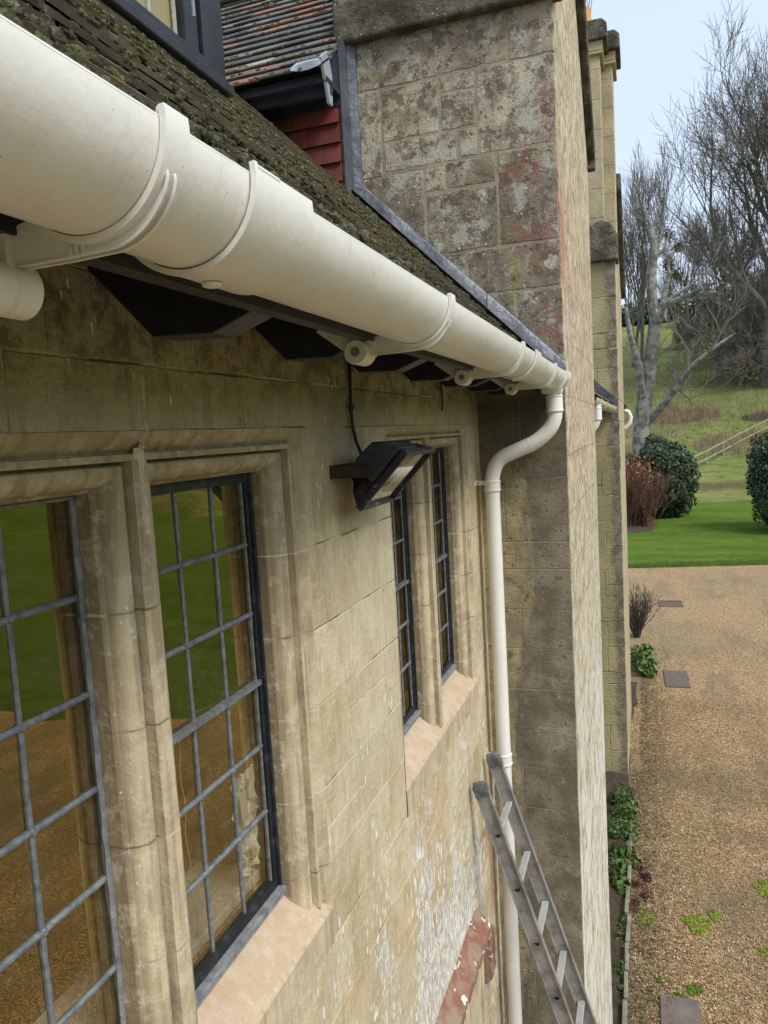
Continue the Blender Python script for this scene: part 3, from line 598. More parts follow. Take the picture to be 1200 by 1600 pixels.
# ---- tiled roofs
def tiles(P, width, nrow, gauge, b, tw=.165, th=.0085, lift=.0205, jit=1., skip=None, a0=0):
    for r in range(nrow):
        a = a0-(tw/2 if r % 2 else 0)-random.random()*.01
        while a < a0+width:
            w_ = tw-.003; t = random.random(); j = random.uniform(-.0018, .0018)*jit; tl = random.uniform(-.0012, .0012)*jit; b0 = r*gauge+random.uniform(-.004, .004)*jit
            x0, x1 = max(a, a0), min(a+w_, a0+width)
            if x1-x0 > .02 and not (skip and skip(a, b0)):
                lo = lift+j; vs = []
                for (bb, h) in ((b0, lo), (b0+gauge*1.5, 0.)):
                    for (aa, k) in ((x0, -1), (x1, 1)):
                        vs += [P(aa, bb, h+k*tl), P(aa, bb, h+k*tl+th)]
                b.add(vs, [(0, 2, 3, 1), (1, 3, 7, 5), (0, 1, 5, 4), (2, 6, 7, 3), (4, 5, 7, 6)], t)
            a += tw
PM = lambda a, bb, h: tuple(RO+Vector((0, a, 0))+RV*bb+RN*h)
roof = MB(); roof.add([PM(-1.5, .03, -.004), PM(YC, .03, -.004), PM(YC, 3.6, -.004), PM(-1.5, 3.6, -.004)], [(0, 1, 2, 3)])
tiles(PM, YC-.012+1.5, 22, .100, roof, a0=-1.5)
roof = roof.build('roof', MT['tile'], HW)
b = MB(); b.add([PM(5.8, .03, -.004), PM(10.3, .03, -.004), PM(10.3, 3, -.004), PM(5.8, 3, -.004)], [(0, 1, 2, 3)]); tiles(PM, 4.5, 22, .1, b, a0=5.8); b.build('further_roof', MT['tile'], HW)
EY, EZ, PR = 3.285, 1.632, R(43)
V2 = Vector((0, math.cos(PR), math.sin(PR))); N2 = Vector((0, -math.sin(PR), math.cos(PR)))
PB = lambda a, bb, h: tuple(Vector((-.562-a, EY, EZ))+V2*bb+N2*h)
b = MB(); tiles(PB, 2.6, 16, .1, b, lift=.02); b.add([PB(0, .02, -.002), PB(2.6, .02, -.002), PB(2.6, 1.6, -.002), PB(0, 1.6, -.002)], [(0, 1, 2, 3)]); broof = b.build('bay_roof', MT['tile_slaty'], HW)
b = MB(); rp_ = Vector(PB(0, 1.60, .03))
for i in range(7):
    x1 = -.50-i*.45; b.prism([(rp_.y+.10*math.cos(t), rp_.z-.012+.085*math.sin(t)) for t in [R(-25+230*k/12) for k in range(13)]], 0, x1-.445, x1)
b.build('ridge_tiles', MT['ridge'], broof, True, ang=40)
b = MB(); b.box(-3.2, -.56, EY+.02, EY+.30, EZ-.035, EZ-.012); b.box(-3.2, -.56, EY+.06, EY+.085, EZ-.075, EZ-.03)
b.box(-3.2, -.565, YC-.105, YC-.08, 1.555, 1.64); b.build('eaves_board', MT['blueblack'], HW)
b = MB(); b.prism([(EY+.03, EZ-.008), (EY+.03, EZ+.008), (4.40, EZ+1.02), (4.40, .9), (YC+.06, .9), (YC+.06, EZ-.008)], 0, -3.2, -.566); b.build('bay_roof_core', MT['blueblack'], HW)
b = MB()                                             # carved bracket end where the eaves die into the main roof
b.prism([(EY+.03, 1.60), (EY+.24, 1.60), (EY+.20, 1.42), (EY+.10, 1.50), (EY+.03, 1.57)], 0, -1.15, -1.10); b.build('eaves_bracket', MT['blueblack'], HW)
b = MB()                                             # bright lead welt dressed over the last tile
vs = []
for i in range(11):
    u = i/10; x = -.565-.15*(1-u)*(1-.0)+.0; vs += [(x, EY-.012-.01*math.sin(u*3), EZ+.045-.035*(1-u)*.2), (x, EY-.022, EZ+.020-.012*math.sin(u*3.14)), (x, EY+.05, EZ+.085)]
b.add(vs, [(i*3+j, i*3+j+1, (i+1)*3+j+1, (i+1)*3+j) for i in range(10) for j in (0,)]+[(i*3, (i+1)*3, (i+1)*3+2, i*3+2) for i in range(10)])
b.prism([(EY-.02, EZ+.05), (EY+.06, EZ+.11), (EY+.10, EZ+.02), (EY+.085, EZ-.12), (EY+.05, EZ-.12), (EY+.02, EZ-.03)], 0, -.575, -.562)
b.build('lead_welt', MT['lead_bright'], HW, True)
b = MB(); cz = [1.575, 1.487, 1.397, 1.308, 1.220, 1.132, 1.05, .96]
for i in range(len(cz)-1):
    a = -.576-(.0 if i % 2 else .082)
    if not i % 2: b.obox((-.617, YC-.100, (cz[i]+cz[i+1])/2-.004), (.040, 0, 0), (0, .006, 0), (0, .009, (cz[i]-cz[i+1])/2), .5)
    while a > -2.0:
        b.obox((a-.081, YC-.093-random.uniform(.004, .009), (cz[i]+cz[i+1])/2-.004), (.081, 0, random.uniform(-.0008, .0008)), (0, .006, 0), (0, .009, (cz[i]-cz[i+1])/2), random.random()); a -= .165
b.box(-2.2, -.574, YC-.080, YC+.05, .9, 1.6); b.build('hung_tiles', MT['tile_red'], HW)

# ---- dormer with black timber casement
DX = -.46; dorm = bpy.data.objects.new('dormer', None); COL.objects.link(dorm); dorm.parent = HW; dorm.location = Vector((DX, 1.7, 1.0))-Vector(HW.location)
b = MB(); b.box(-2.2, DX-.03, 2.13, 2.19, .9, 2.4); b.box(-2.2, DX-.03, .2, .26, .9, 2.4); b.box(-2.3, DX+.06, .12, 2.28, 2.4, 2.46); b.build('cheek', MT['blueblack'], dorm)
for (nm, x1, y0, y1, z0) in (('corner_post', DX, 2.085, 2.205, 1.085), ('corner_post', DX, .2, .3, 1.085), ('casement_stile', DX-.006, 2.002, 2.045, 1.13), ('cover_strip', DX-.012, 2.050, 2.080, 1.13), ('casement_stile', DX-.006, 1.40, 1.455, 1.13)):
    b = MB(); b.box(DX-.05, x1, y0, y1, z0, 2.4); b.build(nm, MT['black_wood'], dorm, bevel=.003)
b = MB(); b.box(DX-.05, DX+.022, .2, 2.215, 1.082, 1.112); b.box(DX-.05, DX+.004, .22, 2.10, 1.113, 1.148); b.build('sill_board', MT['black_wood'], dorm, bevel=.003)
b = MB(); b.box(DX-.06, DX-.001, .2, 2.195, .94, 1.081); b.box(DX-.004, DX+.003, 1.18, 1.184, .94, 1.08); b.build('lead_apron', simple('lead apron', (.075, .08, .095), (.11, .115, .13), 5, .5), dorm)
b = MB(); b.box(DX-.036, DX-.032, .3, 2.0, 1.14, 2.4); b.build('glass', MT['glass'], dorm)
b = MB()
for y in (1.57, 1.72, 1.86, 1.985): b.box(DX-.034, DX-.027, y-.004, y+.004, 1.14, 2.4)
for z in (1.36, 1.58, 1.8, 2.0): b.box(DX-.034, DX-.0265, 1.44, 2.0, z-.004, z+.004)
b.build('leading', MT['lead_bright'], dorm)
b = MB(); b.box(DX-.2, DX-.15, .3, 2.1, 1.0, 2.4); b.build('curtain', simple('net curtain', (.42, .40, .34), (.34, .33, .28), 9, .9), dorm)
b = MB(); b.obox((DX-.004, 2.0475, 1.27), (.004, 0, 0), (0, .002, 0), (0, 0, .022)); b.build('hinge', MT['lead_bright'], dorm)

# ---- rafter feet, fascia, soffit
b = MB(); b.box(.268, .292, -1.5, YC-.01, .172, .262); b.build('fascia', MT['black_wood'], HW)
b = MB(); b.add([(.275, -1.5, .262), (.275, YC-.01, .262), (-.1, YC-.01, .60), (-.1, -1.5, .60)], [(0, 1, 2, 3)]); b.build('soffit', MT['black_wood'], HW)
raf0 = None; ry = [-.72, -.31, .09, .50, .917, 1.335, 1.733, 2.165, 2.575, 2.985, 3.40]
for i, y in enumerate(ry):
    if raf0 is None:
        b = MB(); b.prism([(-.06, .325), (.10, .157), (.197, .153), (.285, .185), (.285, .25), (-.06, .55)], 1, 0, .062); raf0 = b.build('rafter_foot', MT['black_wood'], HW, bevel=.002); o = raf0
    else: o = raf0.copy(); COL.objects.link(o)
    o.location = -Vector(HW.location)+Vector((0, y, 0))
# ---- red sandstone hood over the ground floor opening
b = MB(); b.prism([(-.01, -2.09), (.010, -2.095), (.066, -2.16), (.066, -2.20), (.04, -2.225), (-.01, -2.24)], 1, .6, 3.06)
b.prism([(-.01, -2.22), (.05, -2.22), (.062, -2.235), (.062, -2.43), (.035, -2.46), (-.01, -2.46)], 1, 3.065, 3.15); b.build('hood_mould', MT['redpaint'], HW, bevel=.006)
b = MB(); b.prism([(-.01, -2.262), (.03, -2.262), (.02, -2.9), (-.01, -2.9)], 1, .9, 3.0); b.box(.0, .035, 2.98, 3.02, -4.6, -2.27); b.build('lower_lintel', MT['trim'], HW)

# ---- wall beyond the bay, second bay and chimneys
b = MB(); b.box(-.3, -.001, 5.79, 10.31, GZ-.1, .4); b.build('further_wall', MT['farstone'], HW)
b = MB(); fz2 = [2.05, 1.6, 1.15, .7, .3, 0, -.3, -.62, -.95, -1.3, -1.62, -1.95, -2.3, -2.65, -3.0, -3.35, -3.7, -4.1, -4.45, GZ-.1]
ashlar(b, lambda a, z, h: (a, 10.3-h, z), courses(fz2, lambda z: [(-.5, .45)], .25, .5), joint=.004, jit=.005)
b.build('second_bay_side', MT['farstone'], HW)
b = MB(); ashlar(b, lambda a, z, h: (.45+h, a, z), courses(fz2, lambda z: [(10.322, 12.9)], .4, .9), joint=.003)
b.prism([(10.33, 2.05), (12.9, 2.05), (12.9, 2.1), (11.6, 3.2)], 0, .3, .445)
b.build('second_bay_front', MT['farclean'], HW)
b = MB(); b.box(-.5, .444, 10.306, 12.89, GZ-.1, 2.05); b.build('second_bay_core', MT['mortar'], HW)
b = MB(); b.prism([(-.6, 2.05), (.487, 2.05), (.487, 2.36), (.40, 2.5), (.30, 2.56), (.18, 2.50), (.1, 2.56), (-.6, 2.56)], 1, 10.22, 10.62); b.build('second_bay_kneeler', MT['coping'], HW, bevel=.02); b = MB(); b.prism([(12.95, 1.95), (12.95, 2.2), (11.6, 3.5), (11.6, 3.25), (12.9, 2.0)], 0, -.4, .52)
b.build('second_bay_coping', MT['coping'], HW, bevel=.02)
b = MB(); b.add([(-.0, 10.2, .62), (.3, 10.2, .31), (.44, 10.2, .2), (.44, 10.2, .30), (.3, 10.2, .42), (0, 10.2, .72)]+[(-.0, 10.29, .62), (.3, 10.29, .31), (.44, 10.29, .2), (.44, 10.29, .30), (.3, 10.29, .42), (0, 10.29, .72)], [(0, 1, 4, 5), (1, 2, 3, 4), (3, 4, 10, 9), (4, 5, 11, 10), (0, 1, 7, 6), (1, 2, 8, 7)]); b.box(.27, .29, 5.8, 10.3, .17, .26)
b.build('further_flashing', MT['lead'], HW)
def chimney(x0, x1, y0, y1, z0, z1, cap):
    c = bpy.data.objects.new('chimney', None); COL.objects.link(c); c.parent = HW; c.location = Vector(((x0+x1)/2, (y0+y1)/2, z0))-Vector(HW.location)
    b = MB(); b.box(x0+.006, x1-.006, y0+.006, y1-.006, z0, z1)
    zz = [z1-i*.36 for i in range(9) if z1-i*.36 > z0]+[z0]
    ashlar(b, lambda a, z, h: (a, y0-h, z), courses(zz, lambda z: [(x0, x1)], 2, 3), joint=.002)
    ashlar(b, lambda a, z, h: (x1+h, a, z), courses(zz, lambda z: [(y0+.022, y1)], 2, 3), joint=.002)
    b.build('shaft', MT['farclean'], c)
    e = cap; b = MB()
    b.prism([(x0-.02, z1-.16), (x1+.02, z1-.16), (x1+.05, z1-.04), (x0-.05, z1-.04)], 1, y0-.04, y1+.04)
    b.box(x0-.045, x1+.045, y0-.045, y1+.045, z1-.20, z1-.165); b.build('cap_moulding', MT['farclean'], c, bevel=.01)
    b = MB(); b.prism([(x0-.09, z1-.04), (x1+e, z1-.04), (x1+e, z1+.13), (x1+e*.4, z1+.19), (x0-.05, z1+.19), (x0-.09, z1+.13)], 1, y0-.09, y1+.09); b.build('cap', MT['coping'], c, bevel=.015)
    return c
ch1 = chimney(-.16, .325, 10.32, 10.75, 2.4, 4.76, .10)
chimney(-.1, .462, 10.76, 11.25, 2.4, 4.80, .10)
b = MB(); pc = Vector((.135, 10.5, -.16)); b.tube([pc+Vector((0, 0, 5.0)), pc+Vector((0, 0, 5.05)), pc+Vector((0, 0, 5.32)), pc+Vector((0, 0, 5.36))], [.115, .105, .098, .105], 20); b.build('pot', MT['pot'], ch1, True)
b = MB()
for k in range(8):
    a = k*math.pi/4; b.tube([pc+Vector((.09*math.cos(a), .09*math.sin(a), 5.34)), pc+Vector((.12*math.cos(a+.3), .12*math.sin(a+.3), 5.5)), pc+Vector((.06*math.cos(a+.8), .06*math.sin(a+.8), 5.62))], .005, 4)
b.build('bird_guard', MT['came'], ch1)
b = MB(); b.prism([(5.1, 1.86), (5.86, 1.86), (4.7, 3.2), (4.6, 2.95)], 0, -.3, .3); b.build('gable_back', MT['coping'], HW)

# ------------------------------------------------------------------ moss cushions on the tiles
def ico():
    import bmesh
    bm = bmesh.new(); bmesh.ops.create_icosphere(bm, subdivisions=2, radius=1); v = np.array([x.co[:] for x in bm.verts]); f = np.array([[a.index for a in q.verts] for q in bm.faces]); bm.free(); return v, f
IV, IF = ico()
def moss(name, spots, parent, P3):
    """spots: (a, b, h, radius, tone) on a roof frame P3(a,b,h)"""
    Vs, Fs, T = [], [], []; off = 0
    O = np.array(P3(0, 0, 0)); A = np.array(P3(1, 0, 0))-O; B = np.array(P3(0, 1, 0))-O; H = np.array(P3(0, 0, 1))-O
    for (a, bb, h, r, tn) in spots:
        c = O+A*a+B*bb+H*h
        if r > .004:
            n = IV*(1+RNG.normal(0, .16, (len(IV), 1)))+RNG.normal(0, .06, IV.shape); n = n*np.array([RNG.uniform(.9, 1.5), RNG.uniform(.7, 1), RNG.uniform(.6, .95)])
            v = c+r*(n[:, :1]*A+n[:, 1:2]*B+n[:, 2:]*H); Vs.append(v); Fs.append(IF+off); off += len(v); T.append(np.clip(tn+RNG.normal(0, .16, len(IF))-.1, 0, 1))
        k = 150 if r > .008 else 70 if r > .005 else 20                    # spiky leaf tips
        d = RNG.normal(0, 1, (k, 3)); d[:, 2] = np.abs(d[:, 2])*.8+.05; d /= np.linalg.norm(d, axis=1)[:, None]
        base = d*np.array([1.15, .8, .6])*r*.85; tip = d*np.array([1.25, .9, .75])*(r*1.05+.0026*RNG.random((k, 1))); s_ = RNG.normal(0, .00055, (k, 3))
        tri = np.stack([base+s_, base-s_, tip+RNG.normal(0, .0005, (k, 3))], 1).reshape(-1, 3)
        v = c+tri[:, :1]*A+tri[:, 1:2]*B+tri[:, 2:]*H; Vs.append(v); Fs.append(np.arange(3*k).reshape(-1, 3)+off); off += 3*k; T.append(np.clip(tn+.15+RNG.normal(0, .2, k), 0, 1))
    o = fastmesh(name, np.concatenate(Vs), np.concatenate(Fs), np.concatenate(T), MT['moss'], parent); o['kind'] = 'stuff'; return o
sp = []
for r in range(0, 18):
    a = .1
    while a < 3.56:
        nz = mn.noise(Vector((a*1.1, r*.35, 3)))+.5; nz2 = mn.noise(Vector((a*3.5, r*1.2, 8)))
        dens = .10+1.1*max(0, nz-.42)+.30*nz2+(1.3 if r < 3 and a < 1.9 else .35 if r < 5 else .1)+(.35 if 5 <= r <= 9 and a > 1.0 else 0)+(.3 if r >= 7 and a > 1.6 else 0)-(.15 if 4 <= r and a < 1.3 else 0)
        if random.random() < dens:
            low = r < 3 and a < 2.0
            rr = random.uniform(.006, .0145)*(.75+.5*nz) if low and random.random() < .85 else random.uniform(.003, .0068)
            be = random.uniform(.002, .075) if low else random.choice((random.uniform(-.001, .010), random.uniform(-.001, .010), random.uniform(.0, .05)))
            sp.append((a, r*.1+be, .0275-.12*be, rr, random.uniform(.15, .65)+(.25 if 5 <= r <= 12 and a > .9 and random.random() < .6 else 0)))
        a += random.uniform(.003, .0095)*(1+a*.12)
moss('moss', sp, roof, PM)
sp = []
for r in range(0, 15):
    a = 0
    while a < 1.5:
        nz = mn.noise(Vector((a*2.2, r*.8, 13)))+.5
        if random.random() < .2+1.3*max(0, nz-.34): sp.append((a, r*.1+random.uniform(0, .03), .024, random.uniform(.004, .012), random.uniform(.35, .9)))
        a += random.uniform(.012, .028)
moss('moss', sp, broof, PB)
sp = []
for i in range(160): sp.append((random.uniform(5.9, 10.2), random.uniform(0, .6), .03, random.uniform(.01, .025), random.uniform(.3, .8)))
sp = []
PC = lambda a, bb, h: (a, YC-.05+bb, 2.03+bb*.9+h)
for i in range(500):
    sp.append((random.uniform(-.6, .4), random.uniform(0, .1), random.uniform(-.03, .01), random.uniform(.004, .012), random.uniform(.1, .6)))
moss('moss', sp, cp, PC)

# ------------------------------------------------------------------ gutter
GX, GZc, GR = .366, .229, .0685
def arc(cx, cz, r, a0, a1, n): return [(cx+r*math.cos(R(a0+(a1-a0)*k/n)), cz+r*math.sin(R(a0+(a1-a0)*k/n))) for k in range(n+1)]
def channel(b, y0, y1, r, th=.0035, a0=3, a1=-183, n=72):
    o_ = arc(GX, GZc, r, a0, a1, n); i_ = arc(GX, GZc, r-th, a1, a0, n); b.prism(o_+i_, 1, y0, y1)
def quarterlip(b, y0, y1, r):
    b.prism(arc(GX+r-.0022, GZc+.0022, .0024, 0, 360, 10)[:-1], 1, y0, y1)
G1 = thing('gutter', (GX, 1.2, GZc), 'cream painted half round gutter running along the mossy eaves to the first bay', 'gutter')
def chan_part(y0, y1, r=GR):
    b = MB(); channel(b, y0, y1, r); quarterlip(b, y0, y1, r); return b.build('channel', MT['cream'], G1, True, ang=35)
chan_part(-.9, .640); chan_part(.640, 2.44); chan_part(2.44, 3.42)
def union(y0, y1):
    b = MB(); channel(b, y0+.0015, y1, GR+.0052, .0042, 8, -188, 64); b.prism(arc(GX, GZc, GR+.0068, 9, -189, 64)+arc(GX, GZc, GR+.0016, -189, 9, 64), 1, y0, y0+.006)
    b.prism(arc(GX+GR+.0025, GZc+.009, .0030, 0, 360, 10)[:-1], 1, y0+.004, y0+.05)
    u = b.build('union', MT['cream'], G1, True, ang=35)
    a = R(-93); c = Vector((GX+(GR+.006)*math.cos(a), (y0+y1)/2-.015, GZc+(GR+.006)*math.sin(a)))
    b = MB(); b.tube([c, c+Vector((0, 0, -.003)), c+Vector((0, 0, -.0042))], [.010, .009, .005], 14); b.build('stud', MT['cream'], u, True)
union(.602, .725); union(2.41, 2.53)
def bracket(y, src=None):
    if src:
        c = src.copy(); COL.objects.link(c); dy = y-src['y']; c.location = Vector(src.location)+Vector((0, dy, 0))
        for ch in src.children: d = ch.copy(); COL.objects.link(d); d.parent = c
        return c
    b = MB()
    # strap round the channel
    b.prism(arc(GX, GZc, GR+.0058, 8, -178, 40)+arc(GX, GZc, GR+.0008, -178, 8, 40), 1, y-.006, y+.024)
    b.prism(arc(GX+GR+.001, GZc+.007, .0042, 0, 360, 10)[:-1], 1, y-.004, y+.022)
    # web: crescent that thickens into the arm, with a raised rim on its lower edge
    ks = ((-24, .0735), (-28, .0765), (-36, .079), (-45, .0805), (-54, .0815), (-63, .082), (-72, .0818), (-80, .0812))
    outer = [(GX+r_*math.cos(R(a_)), GZc+r_*math.sin(R(a_))) for a_, r_ in [(a_, float(np.interp(-a_, [-k[0] for k in ks], [k[1] for k in ks]))) for a_ in range(-24, -81, -2)]]
    outer += [(.34, .1475), (.292, .1470), (.285, .149), (.285, .178)]
    inner = [(GX+(GR+.004)*math.cos(R(a_)), GZc+(GR+.004)*math.sin(R(a_))) for a_ in range(-140, -23, 6)]
    b.prism(outer+inner, 1, y+.003, y+.009)
    rim = outer[:-1]; off_ = []
    for i in range(len(rim)):
        p, q = rim[max(i-1, 0)], rim[min(i+1, len(rim)-1)]; L = math.dist(p, q) or 1; off_.append((rim[i][0]+(q[1]-p[1])/L*.0016, rim[i][1]-(q[0]-p[0])/L*.0016))
    b.prism(rim+off_[::-1], 1, y+.0008, y+.0125)
    for dx in (-.006, 0, .006): b.box(GX-.018+dx, GX-.016+dx, y+.0005, y+.004, .1495, .1600)
    # upright post by the fascia
    b.box(.264, .288, y-.006, y+.022, .145, .190); b.box(.268, .280, y-.010, y-.004, .168, .200)
    B = b.build('bracket', MT['cream'], G1, True, ang=30); B['y'] = y
    c = Vector((.263, y, .153)); b = MB()
    b.tube([c+Vector((0, d_, 0)) for d_ in (-.024, -.022, -.022, -.004, -.0035, .001, .0015, .024, .026)], [.0205, .0225, .0225, .0225, .0218, .0218, .0225, .0225, .0205], 40)
    for k in range(48):
        a = 2*math.pi*k/48; b.obox(c+Vector((.0218*math.cos(a), -.0015, .0218*math.sin(a))), (.0006*math.cos(a), 0, .0006*math.sin(a)), (0, .0022, 0), (-.0005*math.sin(a), 0, .0005*math.cos(a)))
    b.build('pivot_disc', MT['cream'], B, True, ang=40)
    b = MB(); b.tube([c+Vector((0, -.0252, 0)), c+Vector((0, -.0235, 0))], .0085, 20); b.build('screw', MT['came'], B, True)
    b = MB(); b.obox(c+Vector((-.038, .006, .026)), (.040, 0, -.030), (0, .0025, 0), (.0075, 0, .010)); b.build('rafter_arm', MT['cream'], B, bevel=.001)
    return B
b0 = bracket(.480)
for y in (1.31, 2.15, 2.98): bracket(y, b0)
for ch in b0.children:
    if not ch.name.startswith('rafter'): ch.location.z -= .019; ch.location.x += .008
# outlet and stop end
b = MB(); channel(b, 3.40, 3.575, GR+.005, .005, 8, -188)
for yy in (3.398, 3.558): b.prism(arc(GX, GZc, GR+.0085, 9, -189, 40)+arc(GX, GZc, GR+.001, -189, 9, 40), 1, yy, yy+.007)
b.prism([(GX-.075, .235), (GX+.075, .235)]+arc(GX, GZc, GR+.006, 0, -180, 30), 1, 3.574, 3.578)
b.prism([(GX-.05, .2), (GX+.05, .2), (GX+.042, .145), (GX-.042, .145)], 1, 3.435, 3.515)
b.build('outlet', MT['cream'], G1, True, ang=35)

def downpipe(pts, cols, clips, label, y, r=.034, mat='cream', wall_x=0., sock=None):
    D = thing('downpipe', (pts[-1][0], y, GZ), label, 'downpipe')
    # smooth the corners of the path
    P_ = [Vector(p) for p in pts]; out = [P_[0]]
    for i in range(1, len(P_)-1):
        a, p, c = P_[i-1], P_[i], P_[i+1]; l = min(.075, (p-a).length*.49, (c-p).length*.49); s0, s1 = p+(a-p).normalized()*l, p+(c-p).normalized()*l
        for k in range(9): t = k/8; out.append(s0*(1-t)**2+p*2*t*(1-t)+s1*t*t)
    out.append(P_[-1]); b = MB(); b.tube(out, r, 32); b.build('pipe', MT[mat], D, True, ang=40)
    for (p, ax, L) in cols:
        p = Vector(p); ax = Vector(ax).normalized(); b = MB()
        b.tube([p+ax*t for t in (-L, -L+.001, -L+.006, -L+.007, L-.013, L-.012, L-.005, L-.004, L)], [r+.001, r+.006, r+.006, r+.0035, r+.0035, r+.0065, r+.0065, r+.003, r+.001], 32)
        b.build('collar', MT[mat], D, True, ang=25)
    for z in clips:
        x = pts[-1][0]; b = MB(); b.box(wall_x-.002, x-r*.7, y-.006, y+.030, z-.011, z+.011); b.box(wall_x-.003, wall_x+.004, y-.045, y+.05, z-.012, z+.012)
        b.tube([(x, y, z-.011), (x, y, z+.011)], r+.004, 32); c = b.build('pipe_clip', MT[mat], D, bevel=.002)
        b = MB(); b.tube([(wall_x+.012, y-.008, z), (wall_x+.012, y-.003, z)], .005, 8); b.build('screw', MT['came'], c)
    return D
PY = 3.47
D = downpipe([(.374, PY, .185), (.374, PY, .015), (.300, PY, -.062), (.110, PY, -.135), (.0765, PY, -.215), (.0765, PY, GZ)],
             [((.374, PY, .098), (0, 0, -1), .038), ((.0765, PY, -.262), (0, 0, -1), .026), ((.0765, PY, -1.585), (0, 0, -1), .028)], [-.245, -1.572], 'tall cream downpipe with a swan neck bend in the corner beside the ladder', PY)
b = MB(); b.tube([(.262, PY, -.0765), (.258, PY, -.078)], .0352, 32); b.build('bend_joint', MT['cream'], D, True)
# the further gutters, greened and older
s = M('lichened gutter'); MT['oldgut'] = s.bsdf(s.mix(s.rng(s.noise(25, 4, .7), .4, .6), (.40, .38, .22), (.55, .52, .42)), .7, s.bump(s.noise(60, 3), .004), .3)
G2 = thing('gutter', (GX, 8, GZc-.04), 'older lichen stained gutter between the two bays', 'gutter')
b = MB(); o_ = arc(GX, .19, GR*.9, 3, -183, 24); i_ = arc(GX, .19, GR*.85, -183, 3, 24); b.prism(o_+i_, 1, 5.82, 10.25); b.build('channel', MT['oldgut'], G2, True)
for y in (6.4, 7.4, 8.9): b = MB(); b.prism(arc(GX, .19, GR*1.02, 5, -185, 24)+arc(GX, .19, GR*.88, -185, 5, 24), 1, y, y+.10); b.build('union', MT['oldgut'], G2, True)
downpipe([(.40, 6.25, .15), (.40, 6.25, .0), (.30, 6.25, -.10), (.10, 6.25, -.16), (.06, 6.25, -.26), (.06, 6.25, GZ)], [((.40, 6.25, .075), (0, 0, -1), .05)], [], 'white swan neck pipe half hidden behind the first bay', 6.25)
G3 = thing('gutter', (.45, 13.9, .1), 'short white gutter end and bend showing past the furthest stone edge', 'gutter')
b = MB(); b.tube([(.40, 13.9, .20), (.50, 13.9, .17), (.535, 13.9, .08), (.52, 13.9, -.02), (.43, 13.9, -.11)], .04, 12); b.build('swan_neck', MT['cream'], G3, True)
b = MB(); b.prism(arc(.36, .28, .11, 5, -185, 16), 1, 13.3, 14.2); b.build('channel', MT['black_wood'], G3, True)
b = MB(); b.box(-1.2, .30, 12.9, 15.5, GZ, .1); b.build('end_wall', MT['farstone'], HW)

# ------------------------------------------------------------------ floodlight
FL = thing('floodlight', (.0, 1.81, -.08), 'black floodlight on a rusty wall arm with a tilted glass front and cobwebs', 'floodlight')
T_ = Vector((.206, 1.75, -.043)); Bq = Vector((.072, 1.75, -.183)); Wd = Vector((0, .26, 0)); dn = (Bq-T_); L_ = dn.length; dv = dn.normalized(); nv = Vector((-dv.z, 0, dv.x)); nv = nv if nv.x > 0 else -nv
def LP(u, v, n): return tuple(T_+Wd*u+dv*(v*L_)+nv*n)       # u along the wall, v down the slope, n out of the glass
b = MB(); e = .012; eu = e/.26; ev = e/L_
for (u0, u1, v0, v1) in ((0, 1, 0, ev), (0, 1, 1-ev, 1), (0, eu, ev, 1-ev), (1-eu, 1, ev, 1-ev)):
    p = [LP(u, v, n) for n in (-.014, .004) for v in (v0, v1) for u in (u0, u1)]; b.add(p, [(0, 2, 3, 1), (4, 5, 7, 6), (0, 1, 5, 4), (2, 6, 7, 3), (0, 4, 6, 2), (1, 3, 7, 5)])
FM = (lambda s: s.bsdf(s.mix(s.mul(s.rng(s.noise(60, 5, .75), .62, .68), .6), (.014, .015, .018), (.36, .36, .35)), .45, s.bump(s.noise(70, 3), .001), .4))(M('chipped black enamel'))
b.build('front_frame', FM, FL, bevel=.002)
b = MB(); rim = [LP(u, v, -.014) for (u, v) in ((.02, .02), (.98, .02), (.98, .98), (.02, .98))]; mid = [LP(u, v, -.046) for (u, v) in ((.06, .10), (.94, .10), (.94, .90), (.06, .90))]; back = [LP(u, v, -.072) for (u, v) in ((.16, .22), (.84, .22), (.84, .80), (.16, .80))]
b.add(rim+mid+back, [(i, (i+1) % 4, 4+(i+1) % 4, 4+i) for i in range(4)]+[(4+i, 4+(i+1) % 4, 8+(i+1) % 4, 8+i) for i in range(4)]+[(8, 9, 10, 11)])
for k in range(7):
    u = .16+.11*k; pr = [(.10, -.02), (.12, -.052), (.35, -.080), (.80, -.084), (.93, -.03)]; v4 = [LP(u, v, n) for v, n in pr]+[LP(u+.012, v, n) for v, n in pr]
    b.add(v4, [(0, 1, 2, 3, 4), (9, 8, 7, 6, 5)]+[(i, i+1, i+6, i+5) for i in range(4)])
MB_ = simple('dusty black casting', (.008, .008, .010), (.035, .033, .030), 30, .6, .002, 90, .3, lo=.5, hi=.8)
b.build('housing', MB_, FL, bevel=.002)
b = MB(); pr = [(.03, -.02), (.045, -.048), (.21, -.086), (.53, -.092), (.62, -.06), (.6, -.02)]; n = len(pr)
b.add([LP(.0, v, q) for v, q in pr]+[LP(.60, v, q) for v, q in pr], [tuple(range(n)), tuple(range(n, 2*n))]+[(i, (i+1) % n, n+(i+1) % n, n+i) for i in range(n)]); b.build('gear_box', simple('grey black casting', (.020, .022, .028), (.045, .046, .05), 20, .5), FL, bevel=.004)
b = MB(); q = [LP(u, v, -.004) for (u, v) in ((eu, ev), (1-eu, ev), (1-eu, 1-ev), (eu, 1-ev))]; b.add(q, [(3, 2, 1, 0)]); b.build('glass', MT['glass_clear'], FL, recalc=False)
b = MB(); r4 = [LP(u, v, -.0135) for (u, v) in ((eu, ev), (1-eu, ev), (1-eu, 1-ev), (eu, 1-ev))]; i4 = [LP(u, v, -.050) for (u, v) in ((.15, .22), (.85, .22), (.85, .74), (.15, .74))]
